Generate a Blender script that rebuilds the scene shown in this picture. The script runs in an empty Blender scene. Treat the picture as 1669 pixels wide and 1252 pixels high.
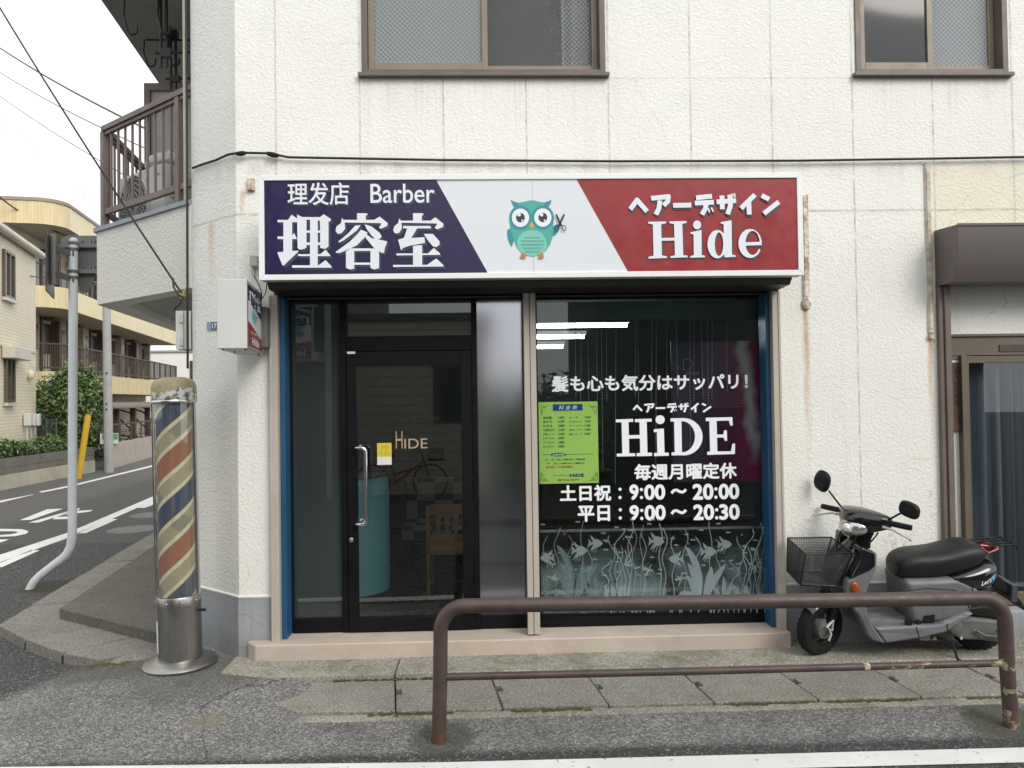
import bpy, bmesh, random, math
import numpy as np
from math import sin, cos, pi, radians, sqrt, atan2, floor
from mathutils import Vector, Matrix, noise

sc = bpy.context.scene
C = sc.collection
R = random.Random(7)

# ---------------------------------------------------------------- camera
FPX, IW, IH = 1250.0, 1669, 1252
CAM = Vector((0, -5.35, 1.75))
YAW, PIT, ROL = radians(1.83), radians(1.05), radians(-0.82)
FW = Vector((sin(YAW)*cos(PIT), cos(YAW)*cos(PIT), sin(PIT)))
_r = Vector((cos(YAW), -sin(YAW), 0)); _u = _r.cross(FW)
RT = _r*cos(ROL) + _u*sin(ROL)
UP = -_r*sin(ROL) + _u*cos(ROL)
cam = bpy.data.cameras.new('camera'); cam.sensor_width = 36; cam.lens = FPX/IW*36
cam.clip_start = 0.05; cam.clip_end = 2000
co = bpy.data.objects.new('camera', cam); C.objects.link(co)
m3 = Matrix((RT, UP, -FW)).transposed()
co.matrix_world = Matrix.Translation(CAM) @ m3.to_4x4()
sc.camera = co

# ---------------------------------------------------------------- world, sun, exposure
SUN = Vector((0.50, -0.72, 0.66)).normalized()
w = bpy.data.worlds.new('World'); sc.world = w; w.use_nodes = True
nt = w.node_tree; bg = nt.nodes['Background']
sky = nt.nodes.new('ShaderNodeTexSky'); sky.sky_type = 'NISHITA'; sky.sun_disc = False
sky.sun_elevation = math.asin(SUN.z); sky.sun_rotation = atan2(SUN.x, SUN.y)
sky.air_density = 1.0; sky.dust_density = 3.0
hs = nt.nodes.new('ShaderNodeHueSaturation'); hs.inputs['Saturation'].default_value = 0.18
mx = nt.nodes.new('ShaderNodeMix'); mx.data_type = 'RGBA'; mx.inputs[0].default_value = 0.72
mx.inputs[7].default_value = (9.6, 9.8, 10.0, 1)
nt.links.new(sky.outputs[0], hs.inputs['Color']); nt.links.new(hs.outputs[0], mx.inputs[6])
nt.links.new(mx.outputs[2], bg.inputs[0]); bg.inputs[1].default_value = 0.13
sl = bpy.data.lights.new('sun', 'SUN'); sl.energy = 1.45; sl.angle = radians(28); sl.color = (1, .95, .86)
so = bpy.data.objects.new('sun', sl); C.objects.link(so)
so.rotation_euler = (-SUN).to_track_quat('-Z', 'Y').to_euler()
vs = sc.view_settings; vs.view_transform = 'Standard'; vs.look = 'None'; vs.gamma = 1; vs.use_curve_mapping = False
vs.exposure = 0.34
sc.cycles.use_denoising = True
sc.cycles.max_bounces = 8; sc.cycles.transparent_max_bounces = 16
sc.cycles.glossy_bounces = 4; sc.cycles.diffuse_bounces = 4
sc.cycles.caustics_reflective = False; sc.cycles.caustics_refractive = False
sc.cycles.sample_clamp_indirect = 6

# ---------------------------------------------------------------- unprojection
def ray(px, py): return FW + RT*((px-IW/2)/FPX) + UP*((IH/2-py)/FPX)
def aty(px, py, y):
    d = ray(px, py); return CAM + d*((y-CAM.y)/d.y)
def atz(px, py, z):
    d = ray(px, py); return CAM + d*((z-CAM.z)/d.z)
def onpl(px, py, p0, n):
    d = ray(px, py); return CAM + d*(((p0-CAM).dot(n))/d.dot(n))
def V(*a): return Vector(a)

# ---------------------------------------------------------------- mesh builder
OFF = {}
class MB:
    def __init__(s, M=None): s.v=[]; s.f=[]; s.m=[]; s.sm=[]; s.M=M
    def add(s, vs_, fs, mi=0, smooth=False):
        b = len(s.v)
        for p in vs_:
            p = Vector(p)
            s.v.append(s.M @ p if s.M is not None else p)
        for f in fs:
            s.f.append([b+i for i in f]); s.m.append(mi); s.sm.append(smooth)
        return s
    def box(s, x0, x1, y0, y1, z0, z1, mi=0):
        vv = [(x0,y0,z0),(x1,y0,z0),(x1,y1,z0),(x0,y1,z0),(x0,y0,z1),(x1,y0,z1),(x1,y1,z1),(x0,y1,z1)]
        return s.add(vv, [(0,3,2,1),(4,5,6,7),(0,1,5,4),(1,2,6,5),(2,3,7,6),(3,0,4,7)], mi)
    def obox(s, o, ex, ey, ez, mi=0):          # corner + three edge vectors
        o, ex, ey, ez = map(Vector, (o, ex, ey, ez))
        vv = [o, o+ex, o+ex+ey, o+ey, o+ez, o+ex+ez, o+ex+ey+ez, o+ey+ez]
        return s.add(vv, [(0,3,2,1),(4,5,6,7),(0,1,5,4),(1,2,6,5),(2,3,7,6),(3,0,4,7)], mi)
    def prism(s, poly, a0, a1, ax='y', mi=0, smooth=False):
        n = len(poly)
        def P(u, t, a):
            return (u,a,t) if ax=='y' else ((a,u,t) if ax=='x' else (u,t,a))
        vv = [P(u,t,a0) for u,t in poly] + [P(u,t,a1) for u,t in poly]
        ar = sum(poly[i][0]*poly[(i+1)%n][1]-poly[(i+1)%n][0]*poly[i][1] for i in range(n))
        flip = (ar > 0) == (ax != 'y')
        top = list(range(n)); bot = list(range(n, 2*n))
        fs = []
        if flip: fs.append(top[::-1]); fs.append(bot)
        else: fs.append(top); fs.append(bot[::-1])
        for i in range(n):
            j = (i+1) % n
            fs.append((i,j,n+j,n+i) if flip else (j,i,n+i,n+j))
        return s.add(vv, fs, mi, smooth)
    def tube(s, pts, r, n=8, mi=0, smooth=True, closed=False):
        pts = [Vector(p) for p in pts]; k = len(pts)
        rr = r if isinstance(r, (list, tuple)) else [r]*k
        rings = []; prev = None
        for i, p in enumerate(pts):
            if closed: t = pts[(i+1)%k]-pts[i-1]
            else: t = pts[min(i+1,k-1)]-pts[max(i-1,0)]
            if t.length < 1e-9: t = Vector((0,0,1))
            t.normalize()
            if prev is None:
                a = Vector((0,0,1)) if abs(t.z) < .9 else Vector((1,0,0))
                u = t.cross(a).normalized()
            else:
                u = (prev - t*prev.dot(t)); u = u.normalized() if u.length > 1e-6 else t.orthogonal().normalized()
            prev = u; v = t.cross(u)
            rings.append([p + u*(rr[i]*cos(2*pi*j/n)) + v*(rr[i]*sin(2*pi*j/n)) for j in range(n)])
        vv = [q for rg in rings for q in rg]; fs = []
        for i in range(k if closed else k-1):
            i2 = (i+1) % k
            for j in range(n):
                j2 = (j+1) % n
                fs.append((i*n+j, i*n+j2, i2*n+j2, i2*n+j))
        s.add(vv, fs, mi, smooth)
        if not closed:
            b = len(s.v)-len(vv)
            s.f.append([b+j for j in range(n)][::-1]); s.m.append(mi); s.sm.append(False)
            s.f.append([b+(k-1)*n+j for j in range(n)]); s.m.append(mi); s.sm.append(False)
        return s
    def lathe(s, prof, c=(0,0,0), n=32, mi=0, smooth=True, ax='z', cap=True):
        vv = []; k = len(prof)
        for r, z in prof:
            for j in range(n):
                a = 2*pi*j/n
                if ax == 'z': vv.append((c[0]+r*cos(a), c[1]+r*sin(a), c[2]+z))
                else: vv.append((c[0]+r*cos(a), c[1]-z, c[2]+r*sin(a)))
        fs = []
        for i in range(k-1):
            for j in range(n):
                j2 = (j+1) % n
                fs.append((i*n+j, i*n+j2, (i+1)*n+j2, (i+1)*n+j))
        s.add(vv, fs, mi, smooth)
        if cap:
            b = len(s.v)-len(vv)
            if prof[0][0] > 1e-5: s.f.append([b+j for j in range(n)][::-1]); s.m.append(mi); s.sm.append(False)
            if prof[-1][0] > 1e-5: s.f.append([b+(k-1)*n+j for j in range(n)]); s.m.append(mi); s.sm.append(False)
        return s
    def loft(s, secs, n=20, mi=0, ax='x', smooth=True):
        """secs: (along, c1, c2, h1, h2, exponent) superellipse rings; ax = axis they run along"""
        vv = []
        for (a, c1, c2, h1, h2, e) in secs:
            for j in range(n):
                t = 2*pi*j/n; cc, ss = cos(t), sin(t)
                p = c1 + h1*math.copysign(abs(cc)**(2/e), cc); q = c2 + h2*math.copysign(abs(ss)**(2/e), ss)
                vv.append((a,p,q) if ax=='x' else ((p,a,q) if ax=='y' else (p,q,a)))
        k = len(secs); fs = []
        rev = ax == 'y'
        for i in range(k-1):
            for j in range(n):
                j2 = (j+1) % n
                f = (i*n+j, i*n+j2, (i+1)*n+j2, (i+1)*n+j)
                fs.append(f[::-1] if rev else f)
        fs.append(list(range(n)) if rev else list(range(n))[::-1])
        fs.append([(k-1)*n+j for j in range(n)][::-1] if rev else [(k-1)*n+j for j in range(n)])
        return s.add(vv, fs, mi, smooth)
    def ball(s, c, r, n=12, mi=0):
        rx, ry, rz = r if isinstance(r, (tuple, list)) else (r, r, r)
        vv = [(c[0],c[1],c[2]-rz)]; h = max(4, n//2); fs = []
        for i in range(1, h):
            ph = -pi/2+pi*i/h
            for j in range(n):
                t = 2*pi*j/n
                vv.append((c[0]+rx*cos(ph)*cos(t), c[1]+ry*cos(ph)*sin(t), c[2]+rz*sin(ph)))
        vv.append((c[0],c[1],c[2]+rz)); L = len(vv)-1
        for j in range(n):
            j2 = (j+1) % n
            fs.append((0, 1+j2, 1+j)); fs.append((L, 1+(h-2)*n+j, 1+(h-2)*n+j2))
            for i in range(h-2):
                fs.append((1+i*n+j, 1+i*n+j2, 1+(i+1)*n+j2, 1+(i+1)*n+j))
        return s.add(vv, fs, mi, True)
    def build(s, name, mats, parent=None, bevel=0, seg=2, fixn=False, subsurf=0):
        me = bpy.data.meshes.new(name)
        o = bpy.data.objects.new(name, me); C.objects.link(o)
        off = Vector((0,0,0))
        if parent is not None:
            o.parent = parent; off = OFF.get(parent.name, off)
        OFF[o.name] = off
        me.from_pydata([tuple(p-off) for p in s.v], [], s.f)
        if not isinstance(mats, (list, tuple)): mats = [mats]
        for mt in mats: me.materials.append(mt)
        for i, p in enumerate(me.polygons): p.material_index = s.m[i]; p.use_smooth = s.sm[i]
        if fixn:
            bm = bmesh.new(); bm.from_mesh(me); bmesh.ops.recalc_face_normals(bm, faces=bm.faces); bm.to_mesh(me); bm.free()
        me.update()
        if bevel:
            for p in me.polygons: p.use_smooth = True
            md = o.modifiers.new('bevel', 'BEVEL'); md.width = bevel; md.segments = seg; md.limit_method = 'ANGLE'; md.angle_limit = radians(35)
            try: me.set_sharp_from_angle(angle=radians(50))
            except Exception: pass
            md.harden_normals = True
        elif any(s.sm):
            try: me.set_sharp_from_angle(angle=radians(48))
            except Exception: pass
        if subsurf:
            md = o.modifiers.new('sub', 'SUBSURF'); md.levels = subsurf; md.render_levels = subsurf
        return o

def thing(name, label, cat, loc=(0,0,0), group=None):
    o = bpy.data.objects.new(name, None); C.objects.link(o); o.location = loc; o.empty_display_size = .1
    OFF[o.name] = Vector(loc); return tag(o, label, cat, group)
def tag(o, label, cat, group=None):
    o['label'] = label; o['category'] = cat
    if group: o['group'] = group
    return o
def struct(o): o['kind'] = 'structure'; return o
def kids(o): return [c for c in bpy.data.objects if c.parent == o]
def dup(root, dloc, label, group=None):
    r = root.copy(); C.objects.link(r); r.location = Vector(root.location)+Vector(dloc); r['label'] = label
    if group: r['group'] = group
    for ch in kids(root):
        c = ch.copy(); C.objects.link(c); c.parent = r
        for g in kids(ch):
            d = g.copy(); C.objects.link(d); d.parent = c
    return r

# ---------------------------------------------------------------- materials
def srgb(r, g, b):
    f = lambda c: (c/255/12.92) if c/255 <= .04045 else ((c/255+.055)/1.055)**2.4
    return (f(r), f(g), f(b))
class NT:
    def __init__(s, name):
        s.mat = bpy.data.materials.new(name); s.mat.use_nodes = True; s.t = s.mat.node_tree
        s.b = s.t.nodes['Principled BSDF']; s.out = s.t.nodes['Material Output']
    def n(s, ty, **kw):
        x = s.t.nodes.new('ShaderNode'+ty)
        for k, v in kw.items(): setattr(x, k, v)
        return x
    def l(s, a, b): s.t.links.new(a, b)
    def pos(s, world=True):
        if world: return s.n('NewGeometry').outputs['Position']
        return s.n('TexCoord').outputs['Object']
    def mapped(s, vec, scale):
        m = s.n('Mapping'); m.inputs['Scale'].default_value = scale if isinstance(scale,(tuple,list)) else (scale,)*3
        s.l(vec, m.inputs['Vector']); return m.outputs[0]
    def noise(s, vec, scale, detail=4, rough=.55, out='Fac'):
        x = s.n('TexNoise'); x.inputs['Scale'].default_value = scale; x.inputs['Detail'].default_value = detail; x.inputs['Roughness'].default_value = rough
        s.l(vec, x.inputs['Vector']); return x.outputs[out]
    def voro(s, vec, scale, feature='F1', out='Distance'):
        x = s.n('TexVoronoi', feature=feature); x.inputs['Scale'].default_value = scale; s.l(vec, x.inputs['Vector']); return x.outputs[out]
    def ramp(s, fac, stops, interp='LINEAR'):
        x = s.n('ValToRGB'); x.color_ramp.interpolation = interp; el = x.color_ramp.elements
        while len(el) > 1: el.remove(el[0])
        el[0].position = stops[0][0]; el[0].color = col(stops[0][1])
        for p, c in stops[1:]:
            e = el.new(p); e.color = col(c)
        s.l(fac, x.inputs[0]); return x.outputs[0]
    def math(s, op, a, b=None, clamp=False):
        x = s.n('Math', operation=op, use_clamp=clamp)
        for i, q in enumerate((a, b)):
            if q is None: continue
            if isinstance(q, (int, float)): x.inputs[i].default_value = q
            else: s.l(q, x.inputs[i])
        return x.outputs[0]
    def mix(s, fac, a, b, blend='MIX'):
        x = s.n('Mix', data_type='RGBA', blend_type=blend)
        for i, q in ((0, fac), (6, a), (7, b)):
            if isinstance(q, (int, float)) : x.inputs[i].default_value = q if i == 0 else (q,q,q,1)
            elif isinstance(q, (tuple, list)): x.inputs[i].default_value = col(q)
            else: s.l(q, x.inputs[i])
        return x.outputs[2]
    def maprange(s, v, a, b, c=0, d=1, smooth=False):
        x = s.n('MapRange'); 
        if smooth: x.interpolation_type = 'SMOOTHSTEP'
        s.l(v, x.inputs[0])
        for i, q in enumerate((a,b,c,d)): x.inputs[1+i].default_value = q
        return x.outputs[0]
    def bump(s, h, dist=.005, strength=1.0, prev=None):
        x = s.n('Bump'); x.inputs['Distance'].default_value = dist; x.inputs['Strength'].default_value = strength
        s.l(h, x.inputs['Height'])
        if prev is not None: s.l(prev, x.inputs['Normal'])
        return x.outputs[0]
    def sep(s, vec):
        x = s.n('SeparateXYZ'); s.l(vec, x.inputs[0]); return x.outputs
    def set(s, color=None, rough=None, metal=None, normal=None, spec=None, alpha=None):
        for nm, q in (('Base Color', color), ('Roughness', rough), ('Metallic', metal), ('Normal', normal), ('Specular IOR Level', spec), ('Alpha', alpha)):
            if q is None: continue
            i = s.b.inputs[nm]
            if isinstance(q, (int, float)): i.default_value = q
            elif isinstance(q, (tuple, list)): i.default_value = col(q)
            else: s.l(q, i)
        return s.mat
def col(c):
    if isinstance(c, (int, float)): return (c, c, c, 1)
    return tuple(c) if len(c) == 4 else tuple(c)+(1,)

def M(name, c, rough=.6, c2=None, scale=8, amt=1.0, bump=0, bscale=80, metal=0, spec=.5, detail=5, coat=0):
    t = NT(name); p = t.pos()
    if c2 is not None:
        f = t.noise(p, scale, detail, .62)
        cc = t.ramp(f, [(.5-.22/amt, c), (.5+.22/amt, c2)])
    else:
        f = t.noise(p, 3.5, 5, .65); k = .86
        cc = t.ramp(f, [(.3, tuple(q*k for q in c)), (.7, tuple(min(1, q*1.08) for q in c))])
    nrm = t.bump(t.noise(p, bscale, 4, .6), bump) if bump else None
    rr = t.maprange(t.noise(p, 11, 4), .3, .7, max(.02, rough-.08), min(1, rough+.1))
    mt = t.set(cc, rr, metal, nrm, spec)
    if coat: t.b.inputs['Coat Weight'].default_value = coat; t.b.inputs['Coat Roughness'].default_value = .05
    return mt
def plain(name, c, rough=.5, metal=0, spec=.5):
    t = NT(name); return t.set(c, rough, metal, None, spec)
def emis(name, c, s):
    t = NT(name); t.b.inputs['Emission Color'].default_value = col(c); t.b.inputs['Emission Strength'].default_value = s
    return t.set((.8,.8,.8), .4)
def glassm(name, tint=(.9,.93,.92), refl=.05, rough=0.0, film=None, filmf=0.0, bump=None, edge=.9, gcol=(1,1,1)):
    """thin pane: clear transmission + mirror reflection, optional translucent film"""
    t = NT(name); nd = t.t.nodes
    tr = t.n('BsdfTransparent'); tr.inputs[0].default_value = col(tint)
    gl = t.n('BsdfGlossy'); gl.inputs['Roughness'].default_value = rough; gl.inputs[0].default_value = col(gcol)
    lw = t.n('LayerWeight'); lw.inputs[0].default_value = .5
    k = t.math('POWER', lw.outputs['Facing'], 5.0); fac = t.math('ADD', t.math('MULTIPLY', k, edge), refl, True)
    if bump:
        nrm = bump(t)
        t.l(nrm, gl.inputs['Normal'])
    base = tr.outputs[0]
    if film is not None:
        df = t.n('BsdfDiffuse'); df.inputs[0].default_value = col(film)
        tl = t.n('BsdfTranslucent'); tl.inputs[0].default_value = col(film)
        m0 = t.n('MixShader'); m0.inputs[0].default_value = .5; t.l(df.outputs[0], m0.inputs[1]); t.l(tl.outputs[0], m0.inputs[2])
        m1 = t.n('MixShader'); t.l(base, m1.inputs[1]); t.l(m0.outputs[0], m1.inputs[2])
        if callable(filmf): t.l(filmf(t), m1.inputs[0])
        else: m1.inputs[0].default_value = filmf
        base = m1.outputs[0]
    ms = t.n('MixShader'); t.l(fac, ms.inputs[0]); t.l(base, ms.inputs[1]); t.l(gl.outputs[0], ms.inputs[2])
    t.l(ms.outputs[0], t.out.inputs['Surface']); return t.mat

# stucco facade
def wall_mat():
    t = NT('stucco'); p = t.pos(); X, Y, Z = t.sep(p)
    big = t.noise(p, .9, 5, .6); mid = t.noise(p, 5, 5, .65)
    c = t.ramp(big, [(.3, (.79,.787,.735)), (.7, (.85,.848,.805))])
    c = t.mix(t.maprange(mid, .52, .75, 0, .25), c, (.72,.70,.61))
    # vertical run-off streaks
    st = t.noise(t.mapped(p, (9, 9, .35)), 1.0, 5, .6)
    c = t.mix(t.maprange(st, .56, .78, 0, .22), c, (.58,.56,.49))
    # yellowed upper strip at the right
    f = t.math('MULTIPLY', t.math('MULTIPLY', t.maprange(X, 3.15, 3.2), t.maprange(Z, 3.37, 3.39, 1, 0)), t.maprange(Z, 2.7, 2.75))
    c = t.mix(t.math('MULTIPLY', f, .55), c, (.78,.72,.52))
    # panel joints every 0.582 m
    wob = t.math('MULTIPLY', t.math('SUBTRACT', t.noise(p, 14, 3), .5), .012)
    fx = t.math('FRACT', t.math('DIVIDE', t.math('ADD', t.math('ADD', X, wob), 5.813), .582))
    j = t.math('LESS_THAN', t.math('ABSOLUTE', t.math('SUBTRACT', fx, .5)), .011)
    up = t.math('GREATER_THAN', Z, 3.05)
    keep = t.math('MAXIMUM', up, t.math('LESS_THAN', t.math('ABSOLUTE', t.math('SUBTRACT', X, 2.63)), .05))
    right = t.math('MULTIPLY', t.math('GREATER_THAN', X, 3.15), t.math('GREATER_THAN', Z, 2.8))
    keep = t.math('MAXIMUM', keep, right)
    onf = t.math('LESS_THAN', Y, .02)
    j = t.math('MULTIPLY', t.math('MULTIPLY', j, keep), onf)
    hj = t.math('LESS_THAN', t.math('ABSOLUTE', t.math('SUBTRACT', t.math('ADD', Z, wob), 3.047)), .0075)
    hj2 = t.math('MULTIPLY', t.math('LESS_THAN', t.math('ABSOLUTE', t.math('SUBTRACT', t.math('ADD', Z, wob), 3.995)), .005), t.math('GREATER_THAN', X, .9))
    jj = t.math('MAXIMUM', t.math('MAXIMUM', j, hj), t.math('MULTIPLY', hj2, .35))
    jv = t.maprange(t.noise(p, 9, 5, .7), .36, .66, .08, .85)
    c = t.mix(t.math('MULTIPLY', jj, jv), c, (.44,.41,.37))
    # rust runs below the old bracket strips
    for x0, ztop, L, wd, k in ((2.262, 2.36, 1.25, .038, 1.15), (3.153, 2.12, .85, .034, 1.0), (-1.97, 3.02, .5, .05, .6), (-1.68, 3.2, .22, .03, .7)):
        xx = t.math('ADD', X, t.math('MULTIPLY', t.math('SUBTRACT', t.noise(t.mapped(p, (5,5,3)), 1.0, 3), .5), .06))
        a = t.maprange(t.math('ABSOLUTE', t.math('SUBTRACT', xx, x0)), 0, wd, 1, 0, True)
        b = t.math('MULTIPLY', t.maprange(Z, ztop-L, ztop, 0, 1), t.maprange(Z, ztop, ztop+.03, 1, 0))
        f = t.math('MULTIPLY', t.math('MULTIPLY', a, b), t.maprange(t.noise(t.mapped(p, (20,20,4)), 1.0, 3), .3, .7, .3, k))
        c = t.mix(f, c, (.48,.25,.07))
    # grime below the cable and under sills
    g = t.math('MULTIPLY', t.maprange(Z, 3.25, 3.40, 0, 1, True), t.maprange(Z, 3.40, 3.42, 1, 0))
    g = t.math('MULTIPLY', g, t.maprange(st, .42, .7, 0, .4)); c = t.mix(g, c, (.42,.41,.37))
    # hairline cracks and soft patch repairs
    ck = t.voro(t.mix(.16, p, t.noise(p, 3.5, 5, .65, 'Color')), .75, 'DISTANCE_TO_EDGE')
    c = t.mix(t.math('MULTIPLY', t.maprange(ck, 0, .0022, 1, 0), t.maprange(t.noise(p, 1.1, 2), .52, .60, 0, .55)), c, (.30,.28,.25))
    c = t.mix(t.maprange(t.noise(p, 1.9, 2, .4), .57, .585, 0, .09), c, (.66,.67,.63))
    sx = t.math('MULTIPLY', t.maprange(t.noise(t.mapped(p, (26, 26, .9)), 1.0, 4, .6), .52, .74, 0, .36), t.math('MULTIPLY', t.maprange(Z, 3.45, 4.0, 0, 1, True), t.math('LESS_THAN', Z, 4.01)))
    inw = t.math('MAXIMUM', t.math('LESS_THAN', t.math('ABSOLUTE', t.math('SUBTRACT', X, .008)), .88), t.math('LESS_THAN', t.math('ABSOLUTE', t.math('SUBTRACT', X, 3.21)), .58))
    c = t.mix(t.math('MULTIPLY', sx, inw), c, (.50,.48,.43))
    h1 = t.noise(t.mapped(p,(1,1,1.25)), 52, 6, .62); h2 = t.voro(t.mix(.06, p, t.noise(p, 20, 2, .5, 'Color')), 48)
    h = t.math('ADD', t.math('MULTIPLY', h1, 1.0), t.math('MULTIPLY', h2, .45))
    h = t.math('SUBTRACT', h, t.math('MULTIPLY', jj, 1.0))
    fine = t.noise(p, 26, 5, .6)
    c = t.mix(t.maprange(fine, .4, .62, .06, 0), c, (.5,.48,.42))
    return t.set(c, .85, 0, t.bump(h, .0052, .9), .25)

def ground_mat():
    t = NT('asphalt'); p = t.pos(); X, Y, Z = t.sep(p)
    v = t.n('TexVoronoi'); v.inputs['Scale'].default_value = 105; t.l(p, v.inputs['Vector'])
    stone = t.sep(v.outputs['Color'])[0]; d = v.outputs['Distance']
    wob = t.math('MULTIPLY', t.math('SUBTRACT', t.noise(p, 2.2, 5, .65), .5), .5)
    # old pebbly apron between the gutter and the edge line, darker smooth roadway elsewhere
    apr = t.math('MULTIPLY', t.maprange(t.math('ADD', Y, t.math('MULTIPLY', wob, .15)), -1.37, -1.30, 0, 1), t.maprange(t.math('ADD', t.math('ADD', X, t.math('MULTIPLY', Y, -.55)), t.math('MULTIPLY', wob,.2)), -2.92, -2.72, 0, 1))
    base_a = t.ramp(stone, [(0, (.06,.059,.057)), (.3, (.16,.157,.15)), (.6, (.30,.295,.283)), (.85, (.43,.42,.405)), (.95, (.52,.51,.49)), (1, (.75,.74,.72))])
    base_r = t.ramp(stone, [(0, (.03,.03,.032)), (.6, (.078,.078,.08)), (.9, (.135,.134,.132)), (1, (.36,.36,.35))])
    base_a = t.mix(.30, base_a, t.ramp(t.noise(p, 2.6, 5, .7), [(.35,(.19,.187,.18)),(.65,(.30,.296,.285))]))
    c = t.mix(apr, base_r, base_a)
    c = t.mix(t.maprange(t.noise(p, .9, 6, .65), .42, .72, 0, .55), c, (.085,.083,.083))
    c = t.mix(t.maprange(t.noise(p, 6, 5, .7), .56, .75, 0, .5), c, (.07,.068,.066))
    # the side street beyond the junction is weathered lighter
    far = t.math('MULTIPLY', t.maprange(Y, 4.9, 5.0, 0, 1), t.maprange(X, -3.6, -4.2, 0, 1))
    c = t.mix(t.math('MULTIPLY', far, .6), c, (.135,.132,.128))
    far2 = t.math('MULTIPLY', far, t.maprange(t.math('ADD', X, t.math('MULTIPLY', Y, .12)), -6.4, -6.8, 0, 1))
    c = t.mix(t.math('MULTIPLY', far2, .5), c, (.19,.185,.175))
    crack = t.voro(t.mix(.12, p, t.noise(p, 4, 4, .6, 'Color')), 1.1, 'DISTANCE_TO_EDGE')
    ck = t.math('MULTIPLY', t.maprange(crack, .0, .006, 1, 0), t.math('MULTIPLY', apr, t.maprange(X, -.9, -1.3, 0, 1)))
    c = t.mix(t.math('MULTIPLY', ck, .75), c, (.03,.03,.028))
    # dark tar collars round the guardrail posts, olive damp along the kerb
    for cx, cy, r, cc, k in ((-.28,-1.2,.22,(.085,.082,.066),.75), (2.83,-1.18,.28,(.085,.085,.06),.75), (-1.93,-.30,.55,(.10,.096,.075),.5), (-2.55,-.05,.4,(.07,.07,.045),.55), (-1.62,-.95,.13,(.25,.22,.15),.6),(-4.45,2.55,.35,(.05,.05,.03),.8)):
        q = t.n('VectorMath', operation='DISTANCE'); t.l(p, q.inputs[0]); q.inputs[1].default_value = (cx,cy,-.06)
        f = t.maprange(t.math('ADD', q.outputs['Value'], t.math('MULTIPLY', wob, .5)), r*.55, r, k, 0, True)
        c = t.mix(f, c, cc)
    h = t.math('ADD', t.math('MULTIPLY', d, -1.0), t.math('MULTIPLY', t.noise(p, 160, 3), .4))
    return t.set(c, t.maprange(stone, 0, 1, .75, .95), 0, t.bump(h, .012, 1), .35)

def conc_mat(name, a, b, joints=False, moss=0, bscale=130, bd=.004):
    t = NT(name); p = t.pos(); X, Y, Z = t.sep(p)
    n1 = t.noise(p, 1.6, 6, .65); n2 = t.noise(p, 70, 3, .75); n3 = t.noise(p, 9, 5, .7)
    c = t.ramp(n1, [(.3, a), (.7, b)])
    c = t.mix(t.maprange(n3, .5, .72, 0, .45), c, tuple(q*.62 for q in a))
    c = t.mix(t.maprange(n2, .53, .68, 0, .7), c, tuple(min(1,q*1.9) for q in b))
    c = t.mix(t.maprange(n2, .47, .33, 0, .75), c, tuple(q*.42 for q in a))
    if moss: c = t.mix(t.math('MULTIPLY', t.maprange(t.noise(p, 2.3, 6, .7), .5, .68, 0, 1), moss), c, (.10,.11,.045))
    v = t.voro(p, bscale)
    return t.set(c, .9, 0, t.bump(t.math('ADD', n2, t.math('MULTIPLY', v, .6)), bd, 1), .3)
# ---------------------------------------------------------------- material library
stucco = wall_mat(); asphalt = ground_mat()
def plinth_mat():
    t = NT('plinth_paint'); p = t.pos(); X, Y, Z = t.sep(p)
    c = t.ramp(t.noise(p, 2.2, 5, .65), [(.3,(.285,.30,.325)),(.7,(.37,.385,.41))])
    st = t.noise(t.mapped(p, (16,16,1.2)), 1.0, 5, .65); c = t.mix(t.maprange(st, .5, .75, 0, .5), c, (.20,.205,.21))
    c = t.mix(t.math('MULTIPLY', t.maprange(Z, .22, .0, 0, .7, True), t.noise(p, 6, 5, .7)), c, (.11,.115,.085))
    ck = t.voro(t.mix(.10, p, t.noise(p, 5, 4, .6, 'Color')), 2.6, 'DISTANCE_TO_EDGE')
    c = t.mix(t.math('MULTIPLY', t.maprange(ck, 0, .006, 1, 0), t.maprange(t.noise(p, 1.7, 2), .5, .56, 0, .75)), c, (.13,.135,.14))
    return t.set(c, .7, 0, t.bump(t.noise(p, 60, 4), .003, 1))
plinth_m = plinth_mat()
pinkc = M('pink_concrete', (.46,.385,.325), .85, (.56,.48,.415), 4, 1, .004, 90)
beige = M('beige_aluminium', (.44,.395,.34), .45, (.50,.455,.40), 3)
bluep = M('blue_paint', (.012,.07,.16), .45, (.02,.095,.20), 3)
blackf = M('black_aluminium', (.0025,.0025,.004), .5, (.005,.005,.007), 3, spec=.22)
brownf = M('brown_frame', (.13,.098,.082), .5, (.17,.135,.115), 4)
brownd = M('brown_shutter', (.115,.09,.085), .5, (.14,.115,.108), 2)
rustm = M('rusted_steel', (.36,.25,.17), .8, (.74,.71,.64), 20, 2.2, .003, 90)
whitea = M('white_aluminium', (.80,.80,.79), .35, (.84,.84,.83), 2)
greym = M('grey_metal', (.22,.22,.22), .5, (.28,.28,.28), 3)
lgrey = M('light_grey_metal', (.42,.44,.46), .45, (.5,.52,.53), 4)
chrome = NT('stainless').set((.62,.61,.59), .22, 1.0)
blackr = M('black_rubber', (.007,.007,.008), .6, (.013,.013,.013), 12, 1, .001, 200, spec=.3)
cablem = plain('cable_black', (.012,.012,.013), .6)
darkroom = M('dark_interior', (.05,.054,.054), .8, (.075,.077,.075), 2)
ceilm = M('interior_ceiling', (.50,.51,.53), .8)
floorm = M('interior_floor', (.035,.028,.025), .25, (.05,.04,.035), 3)
glass_clear = glassm('clear_glass', (.86,.90,.89), .05)
glass_side = glassm('tinted_glass', (.50,.56,.56), .075, 0.0, (.13,.155,.15), .45)
glass_film = glassm('frosted_film_glass', (.50,.53,.53), .34, .11, (.10,.125,.105), .55, gcol=(.92,.92,1.0))
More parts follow.
